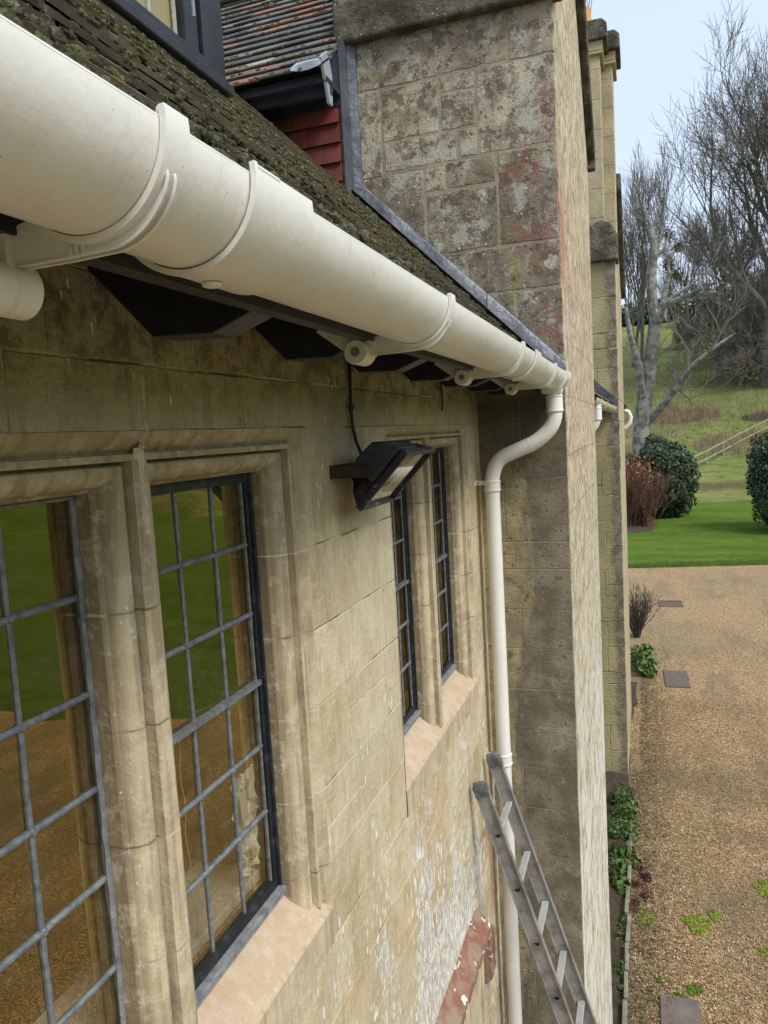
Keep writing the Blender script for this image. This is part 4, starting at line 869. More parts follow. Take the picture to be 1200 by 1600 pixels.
b.add(r4+i4, [(i, (i+1) % 4, 4+(i+1) % 4, 4+i) for i in range(4)]+[(4, 5, 6, 7)]); b.build('reflector', simple('dull reflector', (.80, .78, .70), (.55, .52, .44), 9, .3, .006, 14, .5, .3), FL)
b = MB(); b.tube([LP(.18, .45, -.026), LP(.82, .45, -.026)], .006, 14); b.build('lamp_tube', MT['board'], FL, True)
RU = simple('rusty arm', (.022, .016, .014), (.05, .032, .024), 40, .8, .002, 90)
b = MB(); b.prism([(-.002, 1.745), (.115, 1.745), (.115, 1.749), (.004, 1.749), (.004, 2.011), (.115, 2.011), (.115, 2.015), (-.002, 2.015)], 2, -.100, -.067); b.build('arm', RU, FL, bevel=.001)
b = MB(); b.tube([(.105, 1.738, -.084), (.105, 1.752, -.084)], .008, 8); b.build('bolt', RU, FL)
# cobwebs draped over the housing
b = MB()
for k in range(46):
    u, v = random.uniform(.0, .9), random.uniform(-.05, .5); p = Vector(LP(u, v, random.uniform(-.12, -.03))); q = p+Vector((random.uniform(-.03, .03), random.uniform(-.05, .05), random.uniform(-.03, .02))); b.tube([p, (p+q)/2+Vector((0, 0, -.006)), q], .0004, 3)
b.build('cobweb', MT['putty'], FL)['kind'] = 'stuff'
CB = MB(); pts = [(.012, 1.905, .28), (.010, 1.908, .237), (.012, 1.897, .16), (.011, 1.894, .075), (.010, 1.90, .03), (.012, 1.915, -.01), (.03, 1.90, -.045), (.07, 1.86, -.06)]
CB.tube(pts, .0048, 10); CB.tube([(.012, 1.894, .088), (.012, 1.894, .072)], .008, 8); CB.tube([(.006, 1.894, .083), (.018, 1.906, .083)], .003, 6)
tag(CB.build('power_cable', MT['black_wood'], None, True), 'black cable dropping from the eaves down to the floodlight', 'cable')
b = MB(); b.tube([(.01, 2.87, .20), (.012, 2.872, .13), (.010, 2.868, .085)], .0035, 8); tag(b.build('cable_stub', MT['black_wood'], None, True), 'short cut cable hanging under the eaves above the further window', 'cable')

# ------------------------------------------------------------------ ladder
LD = thing('ladder', (1.06, 3.2, GZ), 'grimy aluminium ladder leaning on the wall in front of the cream downpipe', 'ladder')
dirl = Vector((.318, 0, -1)).normalized(); prp = Vector((1, 0, .318)).normalized()
def stile(y):
    top = Vector((.052, y, -1.53)); Ln = 3.40; b = MB()
    c = top+dirl*Ln/2; pw = .031; th = .0125
    b.obox(c, dirl*Ln/2, (0, .0015, 0), prp*pw)                              # web
    for s_ in (-1, 1): b.obox(c+prp*s_*(pw-.0015), dirl*Ln/2, (0, th, 0), prp*.0016)
    o = b.build('stile', MT['alu'], LD, bevel=.0008)
    b = MB(); b.obox(top+dirl*.012, dirl*.024, (0, th+.003, 0), prp*(pw+.0035)); b.obox(top-dirl*.016+prp*-.004, dirl*.010, (0, th+.001, 0), prp*(pw-.006)); b.build('end_cap', MT['rubber'], o, bevel=.005)
    b = MB(); b.obox(top+dirl*(Ln), dirl*.03, (0, th+.004, 0), prp*(pw+.006)); b.build('foot', MT['rubber'], o, bevel=.004)
    return top
y1_, y2_ = 3.045, 3.345
for y in (y1_, y2_): stile(y)
top = Vector((.052, 0, -1.53))
hollow_shade = simple('rung hollow shade', (.01, .01, .01), (.02, .02, .02))
def dsec(r): return [(r*math.cos(R(a)), r*math.sin(R(a))) for a in range(-200, 21, 20)]
for k in range(13):
    c = top+dirl*(.215+.247*k)
    if c.z < GZ+.1: break
    def ring(y, sc): return [tuple(c+prp*(p[0]*sc)+dirl*(-p[1]*sc)+Vector((0, y, 0))) for p in dsec(.0155)]
    b = MB(); n = len(dsec(1)); A, B_ = ring(y1_+.004, 1), ring(y2_-.004, 1); b.add(A+B_, [(i, (i+1) % n, n+(i+1) % n, n+i) for i in range(n)]+[tuple(range(n)), tuple(range(n, 2*n))])
    rg = b.build('rung', MT['alu_clean'], LD, True, ang=40)
    b = MB(); A, B_ = ring(y1_-.0052, 1.15), ring(y1_-.0052, .85); C1, D1 = ring(y1_-.001, 1.15), ring(y1_-.001, .85)
    b.add(A+B_+C1+D1, [(i, (i+1) % n, n+(i+1) % n, n+i) for i in range(n)]+[(i, (i+1) % n, 2*n+(i+1) % n, 2*n+i) for i in range(n)]+[(n+i, n+(i+1) % n, 3*n+(i+1) % n, 3*n+i) for i in range(n)]); b.build('rung_end', MT['alu'], rg)
    b = MB(); b.add(ring(y1_-.0028, .9), [tuple(range(n))]); b.build('rung_hollow_shade', hollow_shade, rg)  # flat black face standing in for the shade inside the rung

# ------------------------------------------------------------------ ground furniture and planting
def slab(name, cx, cy, hx, hy, rot, mat, label, cat, dz=.012):
    b = MB(); c, s_ = math.cos(rot), math.sin(rot); b.obox((cx, cy, GZ+dz/2+.004), (hx*c, hx*s_, 0), (-hy*s_, hy*c, 0), (0, 0, dz/2+.004)); return tag(b.build(name, mat, None, bevel=.004), label, cat)
IR = simple('rusty iron', (.105, .075, .065), (.15, .115, .10), 14, .7, .003, 70)
CCv = simple('purple grey concrete', (.12, .095, .085), (.17, .14, .125), 9, .85, .003, 70)
slab('manhole_cover', 1.22, 14.5, .21, .46, .03, IR, 'small rusty metal cover set in the gravel halfway along the drive', 'cover', .02)
slab('manhole_cover', .93, 5.95, .155, .26, .0, CCv, 'purple grey inspection cover in the gravel at the foot of the picture', 'cover', .02)
DG = thing('drain_grate', (1.3, 20.6, GZ), 'narrow slotted iron drain grate sunk in the far gravel', 'drain')
b = MB(); b.box(1.0, 1.04, 20.3, 20.95, GZ, GZ+.03); b.box(1.56, 1.60, 20.3, 20.95, GZ, GZ+.03); b.box(1.04, 1.56, 20.3, 20.36, GZ, GZ+.03); b.box(1.04, 1.56, 20.89, 20.95, GZ, GZ+.03); b.build('frame', IR, DG)
b = MB()
for k in range(11): b.box(1.055+k*.046, 1.075+k*.046, 20.36, 20.89, GZ+.005, GZ+.025)
b.build('bars', IR, DG)
# moss pads growing on the gravel
MT['lawnmoss'] = (lambda s: s.bsdf(s.ramp(s.attr(), [(0, (.05, .075, .012)), (.6, (.12, .165, .02)), (1, (.21, .25, .04))]), .95, None, .1))(M('bright moss'))
def pad(cx, cy, rx, ry, n, label, dark=0):
    Vs, Fs, T = [], [], []
    for i in range(n):
        a, r = random.uniform(0, 6.28), math.sqrt(random.random()); x, y = cx+rx*r*math.cos(a)*(1+.3*math.sin(3*a)), cy+ry*r*math.sin(a); s_ = random.uniform(.006, .016)
        v = IV*np.array([1, 1, .6])*s_*(1+RNG.normal(0, .15, (len(IV), 1)))+np.array([x, y, GZ+.010]); Fs.append(IF+len(IV)*i); Vs.append(v); T.append(np.full(len(IF), np.clip(random.uniform(.2, 1)-dark, 0, 1)))
    tag(fastmesh('moss_patch', np.concatenate(Vs), np.concatenate(Fs), np.concatenate(T), MT['lawnmoss']), label, 'moss', kind='stuff')
pad(1.13, 7.25, .115, .15, 330, 'bright green moss patch in the middle of the gravel'); pad(1.29, 7.42, .05, .09, 90, 'small bright moss tuft just beyond the middle moss patch')
pad(.66, 7.25, .09, .13, 160, 'green moss patch on the gravel near the plant border'); pad(1.80, 8.0, .09, .16, 150, 'green moss patch at the right edge of the gravel'); pad(1.70, 6.95, .06, .10, 80, 'lower green moss tuft at the right edge of the gravel')
pad(1.04, 6.35, .065, .07, 90, 'dark moss tuft just above the purple grey cover', .4); pad(.93, 6.22, .05, .05, 60, 'dark moss touching the top of the purple grey cover', .4); pad(.79, 6.4, .035, .04, 40, 'small dark moss tuft left of the purple grey cover', .4)
V_, T = [], []
for i in range(9000):
    u = random.random(); yy_ = (25.72+.17*(.2+0) if 0 else 0); x = random.uniform(-.3, 5.4); y = 25.75+.155*max(0, x-.2)+abs(random.gauss(0, .35))-.10; hh = random.uniform(.03, .075); w_ = random.uniform(.008, .018); dx = random.uniform(-.03, .03)
    V_ += [(x-w_, y, GZ), (x+w_, y, GZ), (x+dx+w_*.3, y+dx, GZ+hh), (x+dx-w_*.3, y+dx, GZ+hh)]; T.append(random.random())
tag(fastmesh('grass_blades', V_, np.arange(len(V_)).reshape(-1, 4), T, leafy('edge grass', (.07, .125, .015), (.15, .22, .04), .9)), 'ragged grass blades along the edge where lawn meets gravel', 'grass', kind='stuff')
# soil bed and edging
SO = simple('dark soil', (.035, .027, .018), (.075, .058, .038), 12, .95, .02, 40)
b = MB(); rows_ = []
ny = 60; vs = []
for i in range(ny+1):
    y = 4.6+i*.16; e = .455+.10*mn.noise(Vector((y*.9, 0, 0)))+(.06 if 7.6 < y < 10 else 0)+(.08 if y > 13 else 0); vs += [(-.1, y, GZ+.05), (.3, y, GZ+.05+.02*mn.noise(Vector((y*3, 1, 0)))), (e, y, GZ+.012)]
b.add(vs, [(i*3+j, i*3+j+1, (i+1)*3+j+1, (i+1)*3+j) for i in range(ny) for j in (0, 1)]); tag(b.build('flower_bed_soil', SO, None, True), kind='structure')
ES = simple('mossy edging stone', (.26, .25, .19), (.14, .15, .09), 9, .9, .01, 30)
y = 5.35; k = 0
while y < 8.6:
    L = random.uniform(.32, .5); b = MB(); x = .50+.035*mn.noise(Vector((y*1.3, 4, 0)))
    b.obox((x, y+L/2, GZ+.035), (.016+random.uniform(0, .006), 0, 0), (random.uniform(-.02, .02), L/2-.012, 0), (0, 0, .035))
    o = tag(b.build('edging_stone', ES, None, bevel=.008), 'thin weathered edging stone between gravel and the border plants', 'edging stone', 'edging stones along the border'); y += L; k += 1
lab = ['nearest edging stone at the foot of the border', 'second edging stone from the foot of the border', 'third edging stone from the foot of the border', 'fourth edging stone from the foot of the border']
n_ = 0
for o in [o for o in S.objects if o.name.startswith('edging_stone')]:
    names = ['first', 'second', 'third', 'fourth', 'fifth', 'sixth', 'seventh', 'eighth', 'ninth', 'tenth', 'eleventh']
    o['label'] = 'thin weathered edging stone, %s from the foot of the border' % names[n_]; n_ += 1

def leaves(centres, radii, n, size, rng_, shell=.5, asp=.5, flat=0.):
    """leaf quads scattered through lumpy ellipsoids"""
    Vs = []; T = []
    for (c, rad) in zip(centres, radii):
        k = int(n); d = rng_.normal(0, 1, (k, 3)); d /= np.linalg.norm(d, axis=1)[:, None]
        r = (shell+(1-shell)*rng_.random(k)**.6)[:, None]
        lump = np.array([1+.30*mn.noise(Vector(tuple(q*1.7+np.array(c))))+.20*mn.noise(Vector(tuple(q*4.5+np.array(c)))) for q in d])[:, None]
        p = np.array(c)+d*np.array(rad)*r*lump
        u = rng_.normal(0, 1, (k, 3)); u -= .6*(u*d).sum(1)[:, None]*d; u /= np.linalg.norm(u, axis=1)[:, None]; v = np.cross(u, d+rng_.normal(0, .5, (k, 3))); v /= np.linalg.norm(v, axis=1)[:, None]
        s_ = size*(.6+.8*rng_.random(k))[:, None]
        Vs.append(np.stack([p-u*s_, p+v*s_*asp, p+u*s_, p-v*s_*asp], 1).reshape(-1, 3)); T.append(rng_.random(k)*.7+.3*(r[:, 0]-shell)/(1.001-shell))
    V_ = np.concatenate(Vs); return V_, np.arange(len(V_)).reshape(-1, 4), np.concatenate(T)
def twigs(b, root, n, h, spread, r, seg=5, droop=0., fork=2, rnd=random):
    for i in range(n):
        a = rnd.uniform(0, 6.28); p = Vector(root)+Vector((rnd.uniform(-.1, .1)*spread, rnd.uniform(-.1, .1)*spread, 0)); d = Vector((math.cos(a)*rnd.uniform(.1, 1)*spread/h, math.sin(a)*rnd.uniform(.1, 1)*spread/h, 1)).normalized(); L = h*rnd.uniform(.6, 1.05)/seg
        pts = [p.copy()]
        for k in range(seg):
            d = (d+Vector((rnd.uniform(-.16, .16), rnd.uniform(-.16, .16), -droop*k))).normalized(); p = p+d*L; pts.append(p.copy())
            if k >= 1:
                for _ in range(fork):
                    q = p.copy(); e = (d+Vector((rnd.uniform(-.7, .7), rnd.uniform(-.7, .7), rnd.uniform(-.2, .3)))).normalized(); b.tube([q, q+e*L*.5, q+(e+Vector((0, 0, .25))).normalized()*L*.9], [r*.5, r*.4, r*.2], 3, False, rnd.random())
        b.tube(pts, [r*(1-.7*k/seg) for k in range(seg+1)], 4, False, rnd.random())
LG = leafy('glossy green leaves', (.04, .085, .02), (.115, .18, .05), .5, .25); LD_ = leafy('dark evergreen leaves', (.012, .032, .016), (.055, .095, .045), .5, .3)
LR = leafy('maroon leaves', (.09, .03, .03), (.18, .07, .06)); TWR = leafy('red twigs', (.11, .055, .035), (.20, .105, .07), .8); TWB = leafy('grey twigs', (.045, .035, .03), (.12, .095, .08), .8)
def plant(name, cs, rs, n, size, mat, label, cat='plant', extra=None, seed=1, asp=.5, **kw):
    r_ = np.random.default_rng(seed); base = (cs[0][0], cs[0][1], GZ)
    root = thing(name, base, label, cat); V_, F_q, T = leaves(cs, rs, n, size, r_, asp=asp, **kw); fastmesh('foliage', V_, F_q, T, mat, root)
    b = MB(); random.seed(seed)
    if seed in (3, 4, 5, 6): return root
    for c, r in zip(cs, rs): twigs(b, (c[0], c[1], GZ+.02), extra or 6, c[2]-GZ+r[2]*.6, max(r[0], r[1])*.9, .006*max(1, r[2]*1.5), 4)
    b.build('stems', TWB, root); return root
def scat(seed, x0, x1, y0, y1, n, rmin, rmax):
    r_ = random.Random(seed); cs, rs = [], []
    for _ in range(n): r = r_.uniform(rmin, rmax); cs.append((r_.uniform(x0, x1), r_.uniform(y0, y1), GZ+r*r_.uniform(.5, 1.1))); rs.append((r, r*r_.uniform(1, 1.6), r*r_.uniform(.7, 1.1)))
    return cs, rs
plant('leafy_plant', *scat(3, .33, .50, 8.6, 9.6, 16, .06, .15), 130, .024, LG, 'bright green bushy plant at the foot of the second bay', seed=3)
plant('leafy_plant', *scat(4, .36, .54, 7.5, 8.3, 9, .05, .11), 45, .042, LG, 'broad leaved green plant in the border nearest the edging', seed=4)
plant('heather_plant', *scat(5, .54, .70, 7.3, 8.1, 9, .03, .075), 42, .020, LR, 'low maroon leaved plant spilling on to the gravel', seed=5)
plant('leafy_plant', *scat(6, .40, .50, 5.6, 7.2, 12, .02, .055), 22, .020, LG, 'thin green seedlings along the wall foot', seed=6)
plant('leafy_plant', *scat(8, .48, .80, 14.4, 16.2, 11, .09, .20), 75, .055, LG, 'large leaved green plant behind the far stone corner', seed=8)
sh = thing('twiggy_shrub', (.55, 17.5, GZ), 'bare grey brown twiggy shrub at the far house corner', 'shrub'); b = MB(); random.seed(21); twigs(b, (.5, 17.3, GZ), 90, 1.05, .62, .008, 6, .0, 3); b.build('twigs', TWB, sh)
# leaf litter and weeds by the border
r_ = np.random.default_rng(31); V_ = []; T = []
for i in range(5200):
    y = r_.uniform(5.2, 16.5); x = .5+abs(r_.normal(0, .22))+(.1 if y > 10.5 else 0); a = r_.uniform(0, 6.28); s_ = r_.uniform(.008, .022); dz = r_.uniform(.012, .03)
    c, q = math.cos(a)*s_, math.sin(a)*s_; V_ += [(x-c, y-q, GZ+dz), (x-q*.5, y+c*.5, GZ+dz+.006), (x+c, y+q, GZ+dz), (x+q*.5, y-c*.5, GZ+dz+.004)]; T.append(r_.random())
s = M('leaf litter'); MT['litter'] = s.bsdf(s.ramp(s.attr(), [(0, (.05, .085, .025)), (.4, (.08, .10, .035)), (.5, (.12, .075, .045)), (.9, (.20, .12, .09)), (1, (.42, .30, .22))]), .9)
tag(fastmesh('leaf_litter', V_, np.arange(len(V_)).reshape(-1, 4), T, MT['litter']), 'scattered dead leaves and tiny weeds beside the border', 'leaves', kind='stuff')

# ------------------------------------------------------------------ garden shrubs beyond the drive
def bigbush(name, c, rad, n, size, mat, label, seed):
    r_ = np.random.default_rng(seed); root = thing(name, (c[0], c[1], GZ), label, 'bush'); V_, F_q, T = leaves([c], [rad], n, size, r_, .72, .5); fastmesh('foliage', V_, F_q, T, mat, root)
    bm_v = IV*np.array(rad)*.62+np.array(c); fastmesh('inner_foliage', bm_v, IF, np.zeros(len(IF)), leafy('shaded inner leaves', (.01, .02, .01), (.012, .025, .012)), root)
    b = MB(); b.tube([(c[0], c[1], GZ), (c[0], c[1], c[2])], [.12, .06], 8); b.build('stems', TWB, root)
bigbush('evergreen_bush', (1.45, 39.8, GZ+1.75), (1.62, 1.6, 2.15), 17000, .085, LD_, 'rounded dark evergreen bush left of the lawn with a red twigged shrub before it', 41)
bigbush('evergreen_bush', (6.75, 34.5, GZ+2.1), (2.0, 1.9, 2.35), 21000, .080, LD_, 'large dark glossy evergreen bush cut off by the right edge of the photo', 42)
rt = thing('red_twigged_shrub', (.3, 36.5, GZ), 'wide bare shrub with reddish brown twigs in front of the evergreen bush', 'shrub'); b = MB(); random.seed(23)
[twigs(b, (.1+random.uniform(-.9, .9), 36.5+random.uniform(-.6, .6), GZ), 5, 3.0*random.uniform(.6, 1), 1.5, .016, 6, .02, 4) for _ in range(60)]; b.build('twigs', TWR, rt)
V_, F_q, T = leaves([(.4, 36.6, GZ+2.5)], [(1.3, 1.0, .9)], 500, .07, np.random.default_rng(9), .2); fastmesh('rusty_leaves', V_, F_q, T, leafy('rusty leaves', (.20, .07, .03), (.30, .11, .05)), rt)
b = MB(); b.obox((.35, 35.4, GZ+.02), (1.15, .2, 0), (-.1, 1.0, 0), (0, 0, .02)); b.v, b.f, b.t = [], [], []; b.add([(.1+1.0*math.cos(k*.1745)*(1+.15*mn.noise(Vector((k*.5, 0, 0)))), 35.4+1.3*math.sin(k*.1745), GZ+.012) for k in range(36)], [tuple(range(36))]); tag(b.build('soil', SO), kind='structure')

# ------------------------------------------------------------------ bare trees
def barktree(name, label, base, h, r0, seed, levels=5, lean=(0, 0), trunk_frac=.35, spread=.55, nb=(3, 4), mat=None, twm=None, upw=.25, minr=.012, cut=None, ratio=.72, kids0=9, droop=0):
    rnd = random.Random(seed); root = thing(name, base, label, 'tree'); tb, cb = MB(), MB()
    def grow(p, d, L, r, lev):
        seg = 5 if lev < 2 else 4 if lev < 4 else 3; pts = [p.copy()]; q = p.copy(); dd = d.copy()
        for k in range(seg):
            wob = .10 if lev == 0 else .20
            dd = (dd+Vector((rnd.uniform(-wob, wob), rnd.uniform(-wob, wob), (upw if lev else .1)*.35*(1-droop*lev)))).normalized(); q = q+dd*L/seg; pts.append(q.copy())
        r1 = r*(.62 if lev == 0 else .45); rad = [r+(r1-r)*k/seg for k in range(seg+1)]
        if lev == 0: rad[0] *= 1.25
        (tb if lev < 2 else cb).tube(pts, rad, 10 if lev == 0 else 7 if lev == 1 else 4 if lev == 2 else 3, False, rnd.random())
        if lev >= levels: return
        n = kids0 if lev == 0 else rnd.randint(*nb)+(1 if lev >= levels-2 else 0)
        for i in range(n):
            t = (trunk_frac+(1-trunk_frac)*(i+rnd.random()*.7)/n) if lev == 0 else (.25+.75*(i+rnd.random())/n); t = min(t, .99)
            f = t*seg; j = min(int(f), seg-1); pp = pts[j].lerp(pts[j+1], f-j); dl = (pts[j+1]-pts[j]).normalized()
            a = rnd.uniform(0, 6.28)+i*2.4; side = dl.cross(Vector((math.cos(a), math.sin(a), .3))).normalized()
            sp_ = spread*(1.35-.5*t if lev == 0 else rnd.uniform(.7, 1.25)); nd = (dl*math.cos(sp_)+side*math.sin(sp_)).normalized()
            grow(pp, nd, L*(ratio if lev else .62)*rnd.uniform(.7, 1.05)*(1.1-.35*t if lev == 0 else 1), max(minr, rad[j]*(.55 if lev == 0 else .6)), lev+1)
        if lev: grow(q, dd, L*ratio*.9, max(minr, r1), lev+1)
    grow(Vector(base), Vector((lean[0], lean[1], 1)).normalized(), h*.42, r0, 0)
    tb.build('trunk', mat or BK, root, True); cb.build('branches', twm or BT, root)
    return root
BK = simple('grey brown bark', (.085, .075, .06), (.14, .125, .105), 2, .9, .03, 12); BT = simple('bare twigs', (.10, .088, .072), (.15, .135, .11), 2, .9)
BG = simple('pale lichened bark', (.27, .26, .235), (.125, .115, .10), 2.2, .9, .06, 7, lo=.42, hi=.6)
def tz(x, y): return (x, y, terr(x, y)-.15)
barktree('bare_tree', 'tallest bare tree filling the upper right corner with fine twigs', tz(11.1, 75), 37, .62, 101, 5, (.0, 0), .26, .62, (3, 4), minr=.020, kids0=13)
barktree('bare_tree', 'slender bare tree rising from the crest behind the pale broken tree', tz(6.0, 96), 19, .22, 102, 5, (.05, 0), .15, .5, (2, 3), minr=.018, kids0=9)
barktree('bare_tree', 'upright thin bare tree beside the stone wall edge with fan shaped twigs', tz(-.2, 88), 27, .2, 103, 5, (.03, 0), .12, .36, (2, 3), minr=.018, upw=.6, kids0=10)
barktree('bare_tree', 'leaning bare tree with drooping brown leaf clusters at its top', tz(.6, 84), 25, .2, 109, 4, (.09, 0), .3, .35, (3, 3), minr=.018, upw=.5, kids0=7)
V_, F_q, T = leaves([(3.6, 84, 18.5), (4.4, 84, 17.2), (3.4, 84, 15.6), (4.2, 84, 14.4)], [(.7, .5, .9), (.6, .5, .6), (.8, .6, .9), (.7, .5, .8)], 130, .16, np.random.default_rng(5), .2)
lt = [o for o in S.objects if o.get('label', '').startswith('leaning bare')][0]; fastmesh('dead_leaves', V_, F_q, T, leafy('dead leaves', (.10, .07, .035), (.16, .12, .06)), lt)
barktree('bare_tree', 'mid sized bare tree on the slope left of the tallest tree', tz(8.4, 88), 21, .24, 104, 5, (-.04, 0), .2, .55, (3, 4), minr=.019, kids0=9)
barktree('bare_tree', 'bare tree partly out of frame right of the tallest trunk', tz(15.5, 84), 24, .3, 105, 4, (-.1, 0), .15, .6, (3, 4), minr=.02)
DKT = simple('dark tangled twigs', (.10, .09, .072), (.16, .14, .11), 2, .95)
for i, (x, y, h, lb, sd_) in enumerate([(10.3, 80, 8.5, 'low dense tangle of dark twigs under the tallest tree', 111), (8.4, 86, 6.2, 'dark twiggy thicket left of the tallest trunk', 112), (13.2, 79, 9.5, 'dark twiggy thicket at the right edge of the slope', 113), (5.6, 96, 3.6, 'further dark thicket on the crest behind the pale tree', 114), (9.2, 76, 6.0, 'lowest dark thicket hanging over the hillside', 115)]):
    barktree('thicket', lb, tz(x, y), h*1.45, .12, sd_, 4, (random.uniform(-.2, .2), 0), .05, .95, (3, 5), mat=DKT, twm=DKT, upw=.1, minr=.022, kids0=12, ratio=.8)
for i, (x, y, rx, rz, lb) in enumerate([(1.6, 118, 5, 2.6, 'dark evergreen clump on the hill crest beside the stone edge'), (12, 112, 7, 4.6, 'dark evergreen clump on the crest behind the thickets'), (21, 110, 8, 6, 'dark evergreen clump on the crest at the right')]):
    z = terr(x, y); rr = np.random.default_rng(60+i); root = thing('evergreen_clump', (x, y, z), lb, 'trees'); V_, F_q, T = leaves([(x-rx*.4, y, z+rz*.5), (x+rx*.35, y, z+rz*.7), (x, y, z+rz*.4)], [(rx*.6, 2, rz*.7), (rx*.6, 2, rz*.8), (rx*.9, 2, rz*.6)], 2600, .24, rr, .1); fastmesh('foliage', V_, F_q, T, LD_, root)
    b = MB(); b.tube([(x, y, z-.5), (x, y, z+rz*.6)], [.3, .1], 6); b.build('trunk', DKT, root)
# the pale broken tree: trunk and main limbs follow the photograph, side twigs are grown
pt = thing('dead_tree', tz(.6, 57), 'pale grey lichened broken tree with a snapped top and one long low limb', 'tree'); tb, cb = MB(), MB()
def at(px, py, y):                                    # photograph pixel to the point at depth y (used once, to pose the limbs)
    d = F_+RT2*((px-600)/FPX)-UP2*((py-800)/FPX); return Vector((.75, 0, 0))+d*(y/d.y)
def limb(pts, rad, mb, n=9):
    P_ = [at(*p) for p in pts]; out, rr = [], []
    for i in range(len(P_)-1):
        for k in range(4):
            t = k/4; out.append(P_[i].lerp(P_[i+1], t)+Vector((random.uniform(-1, 1), random.uniform(-1, 1), 0))*rad[i]*.10); rr.append(rad[i]+(rad[i+1]-rad[i])*t)
    out.append(P_[-1]); rr.append(rad[-1]); mb.tube(out, rr, n, True, random.random()); return out
random.seed(77)
limb([(1001, 712, 57), (1006, 640, 57), (1012, 600, 57), (1019, 545, 57), (1025, 500, 57)], [.62, .55, .50, .46, .42], tb, 12)
limb([(1003, 620, 56.7), (998, 570, 56.5), (984, 520, 56.5), (978, 480, 56.5)], [.36, .27, .2, .12], tb)
limb([(1025, 505, 57), (1019, 470, 57), (1018, 420, 57), (1022, 385, 57), (1016, 350, 57), (1014, 342, 57)], [.40, .36, .33, .30, .17, .05], tb)
limb([(1026, 505, 57), (1036, 478, 57), (1062, 468, 56), (1098, 450, 55)], [.34, .25, .2, .15], tb)
limb([(1034, 500, 57.5), (1038, 460, 58), (1046, 430, 58), (1040, 395, 58)], [.36, .2, .14, .06], tb)
limb([(1034, 478, 57.5), (1060, 458, 57.5), (1078, 446, 57.5)], [.17, .15, .10], tb)
limb([(1018, 655, 57), (1026, 645, 56.5), (1048, 618, 56), (1058, 606, 55.8), (1080, 572, 55), (1120, 540, 54.5), (1150, 520, 54.5)], [.22, .24, .22, .2, .16, .12, .05], tb)
limb([(1022, 400, 57), (1036, 392, 57), (1042, 380, 57)], [.16, .12, .06], tb); limb([(1036, 390, 57), (1050, 355, 57), (1064, 322, 57)], [.05, .04, .02], tb, 5)
tw = []
for pts, r in (([(1056, 600, 56), (1050, 580, 56), (1040, 570, 56)], .07), ([(1076, 580, 55), (1075, 548, 55), (1062, 525, 55), (1045, 508, 55)], .10), ([(1076, 560, 55), (1092, 530, 55), (1108, 520, 55)], .08), ([(1114, 545, 54.5), (1126, 520, 54.5), (1140, 500, 54.5), (1152, 490, 54.5), (1165, 478, 54.5)], .08), ([(1126, 520, 54.5), (1118, 500, 54.5), (1128, 480, 54.5)], .06), ([(1058, 606, 56), (1075, 620, 56), (1082, 634, 56)], .11), ([(1050, 614, 56), (1036, 585, 56), (1024, 570, 56), (1010, 572, 56), (1006, 585, 56)], .05), ([(1078, 628, 56), (1080, 610, 56), (1100, 606, 56)], .06), ([(1078, 446, 57.5), (1100, 430, 57.5), (1110, 425, 57.5)], .05), ([(1098, 450, 55), (1120, 440, 55), (1150, 446, 55)], .05)):
    tw += limb(pts, [r*(1-.6*i/(len(pts)-1)) for i in range(len(pts))], cb, 5)
rnd = random.Random(5)
def sprout(p, d, L, r, lev):
    q = p.copy(); pts = [q.copy()]
    for k in range(3): d = (d+Vector((rnd.uniform(-.35, .35), rnd.uniform(-.35, .35), rnd.uniform(-.15, .3)))).normalized(); q = q+d*L/3; pts.append(q.copy())
    cb.tube(pts, [r, r*.8, r*.6, r*.35], 3, False, rnd.random())
    if lev < 3:
        for k in range(3): sprout(pts[1+k % 3], (d+Vector((rnd.uniform(-1, 1), rnd.uniform(-.6, .6), rnd.uniform(-.3, .8)))).normalized(), L*.65, r*.6, lev+1)
for p in tw[::3]+[at(1016, 350, 57), at(1019, 410, 57), at(1040, 400, 58), at(1046, 430, 58), at(985, 520, 56.5), at(980, 490, 56.5), at(1040, 640, 57), at(1022, 560, 57)]*2: sprout(p, Vector((rnd.uniform(-1, 1), rnd.uniform(-.5, .5), rnd.uniform(.2, 1))).normalized(), rnd.uniform(1.0, 2.2), .035, 0)
tb.build('trunk', BG, pt, True); cb.build('branches', simple('pale twigs', (.20, .185, .16), (.13, .115, .095), 2, .9), pt)

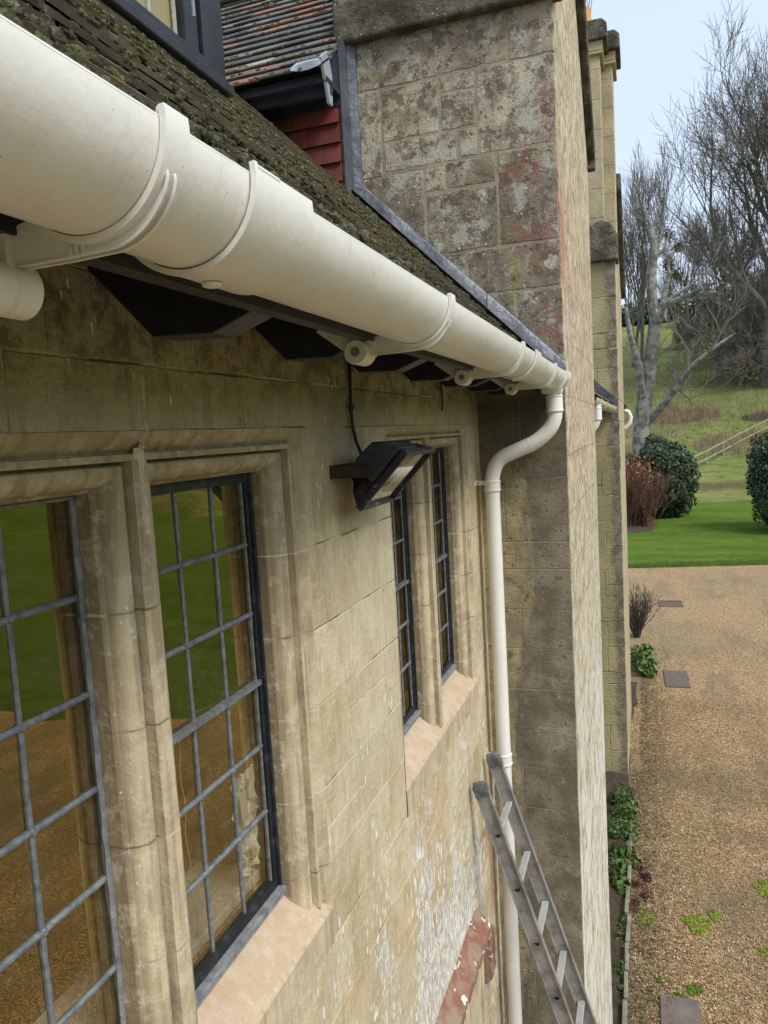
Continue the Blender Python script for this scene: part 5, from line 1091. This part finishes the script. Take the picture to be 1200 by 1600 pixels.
# ------------------------------------------------------------------ post and rail fence climbing the bank
FW = simple('weathered fence wood', (.34, .31, .22), (.23, .20, .14), 3, .9, .01, 30)
FN = thing('rail_fence', tz(3.8, 53.6), 'weathered post and rail fence climbing the grassy bank to the right', 'fence')
p0, p1 = Vector((3.6, 53.2)), Vector((10.4, 62.4)); nP = 7
for i in range(nP):
    p = p0.lerp(p1, i/(nP-1)); z = terr(p.x, p.y); b = MB(); b.box(p.x-.05, p.x+.05, p.y-.05, p.y+.05, z-.2, z+1.12); b.build('post', FW, FN)
for hgt in (.42, .95):
    b = MB()
    for i in range(nP-1):
        a, c = p0.lerp(p1, i/(nP-1)), p0.lerp(p1, (i+1)/(nP-1)); A = Vector((a.x, a.y-.07, terr(a.x, a.y)+hgt)); C_ = Vector((c.x, c.y-.07, terr(c.x, c.y)+hgt)); d = (C_-A)/2; b.obox((A+C_)/2, d, (0, .02, 0), (0, 0, .055))
    b.build('rail', FW, FN)
random.seed(12)
# dead bracken and dry stalks
def stalks(name, cx, cy, rx, ry, n, h, mat, label, cat):
    V_, T = [], []
    for i in range(n):
        a, r = random.uniform(0, 6.28), math.sqrt(random.random()); x, y = cx+rx*r*math.cos(a), cy+ry*r*math.sin(a); z = terr(x, y)-.05; hh = h*random.uniform(.5, 1.1); dx, dy = random.uniform(-.3, .3)*hh, random.uniform(-.2, .2)*hh; w_ = random.uniform(.012, .03)
        hh *= .45+.9*max(0, mn.noise(Vector((x*.9, y*.9, 3)))+.4); V_ += [(x-w_, y, z), (x+w_, y, z), (x+dx+w_*.4, y+dy, z+hh), (x+dx-w_*.4, y+dy, z+hh)]; T.append(random.random())
    return tag(fastmesh(name, V_, np.arange(len(V_)).reshape(-1, 4), T, mat), label, cat, kind='stuff')
stalks('dead_bracken', 3.2, 66.0, 3.4, 1.6, 2300, .8, leafy('reddish dead stalks', (.20, .15, .09), (.32, .24, .15), .9), 'reddish brown band of dead stalks behind the broken tree', 'stalks')
stalks('dry_grass', 7.6, 58.3, 3.6, 2.2, 1500, .7, leafy('dry straw', (.22, .17, .10), (.34, .27, .16), .9), 'pale dry grass and stems tangled along the fence', 'dry grass')
stalks('bramble_heap', 9.8, 64.5, 1.9, .9, 800, .7, leafy('purple brown brambles', (.12, .085, .06), (.20, .145, .11), .9), 'dark purple brown brambles above the fence', 'brambles')
stalks('rough_grass', 6, 72, 10, 14, 9000, .35, leafy('rough grass', (.12, .15, .04), (.24, .23, .09), .9), 'rough yellow green grass tufts over the hillside', 'grass')
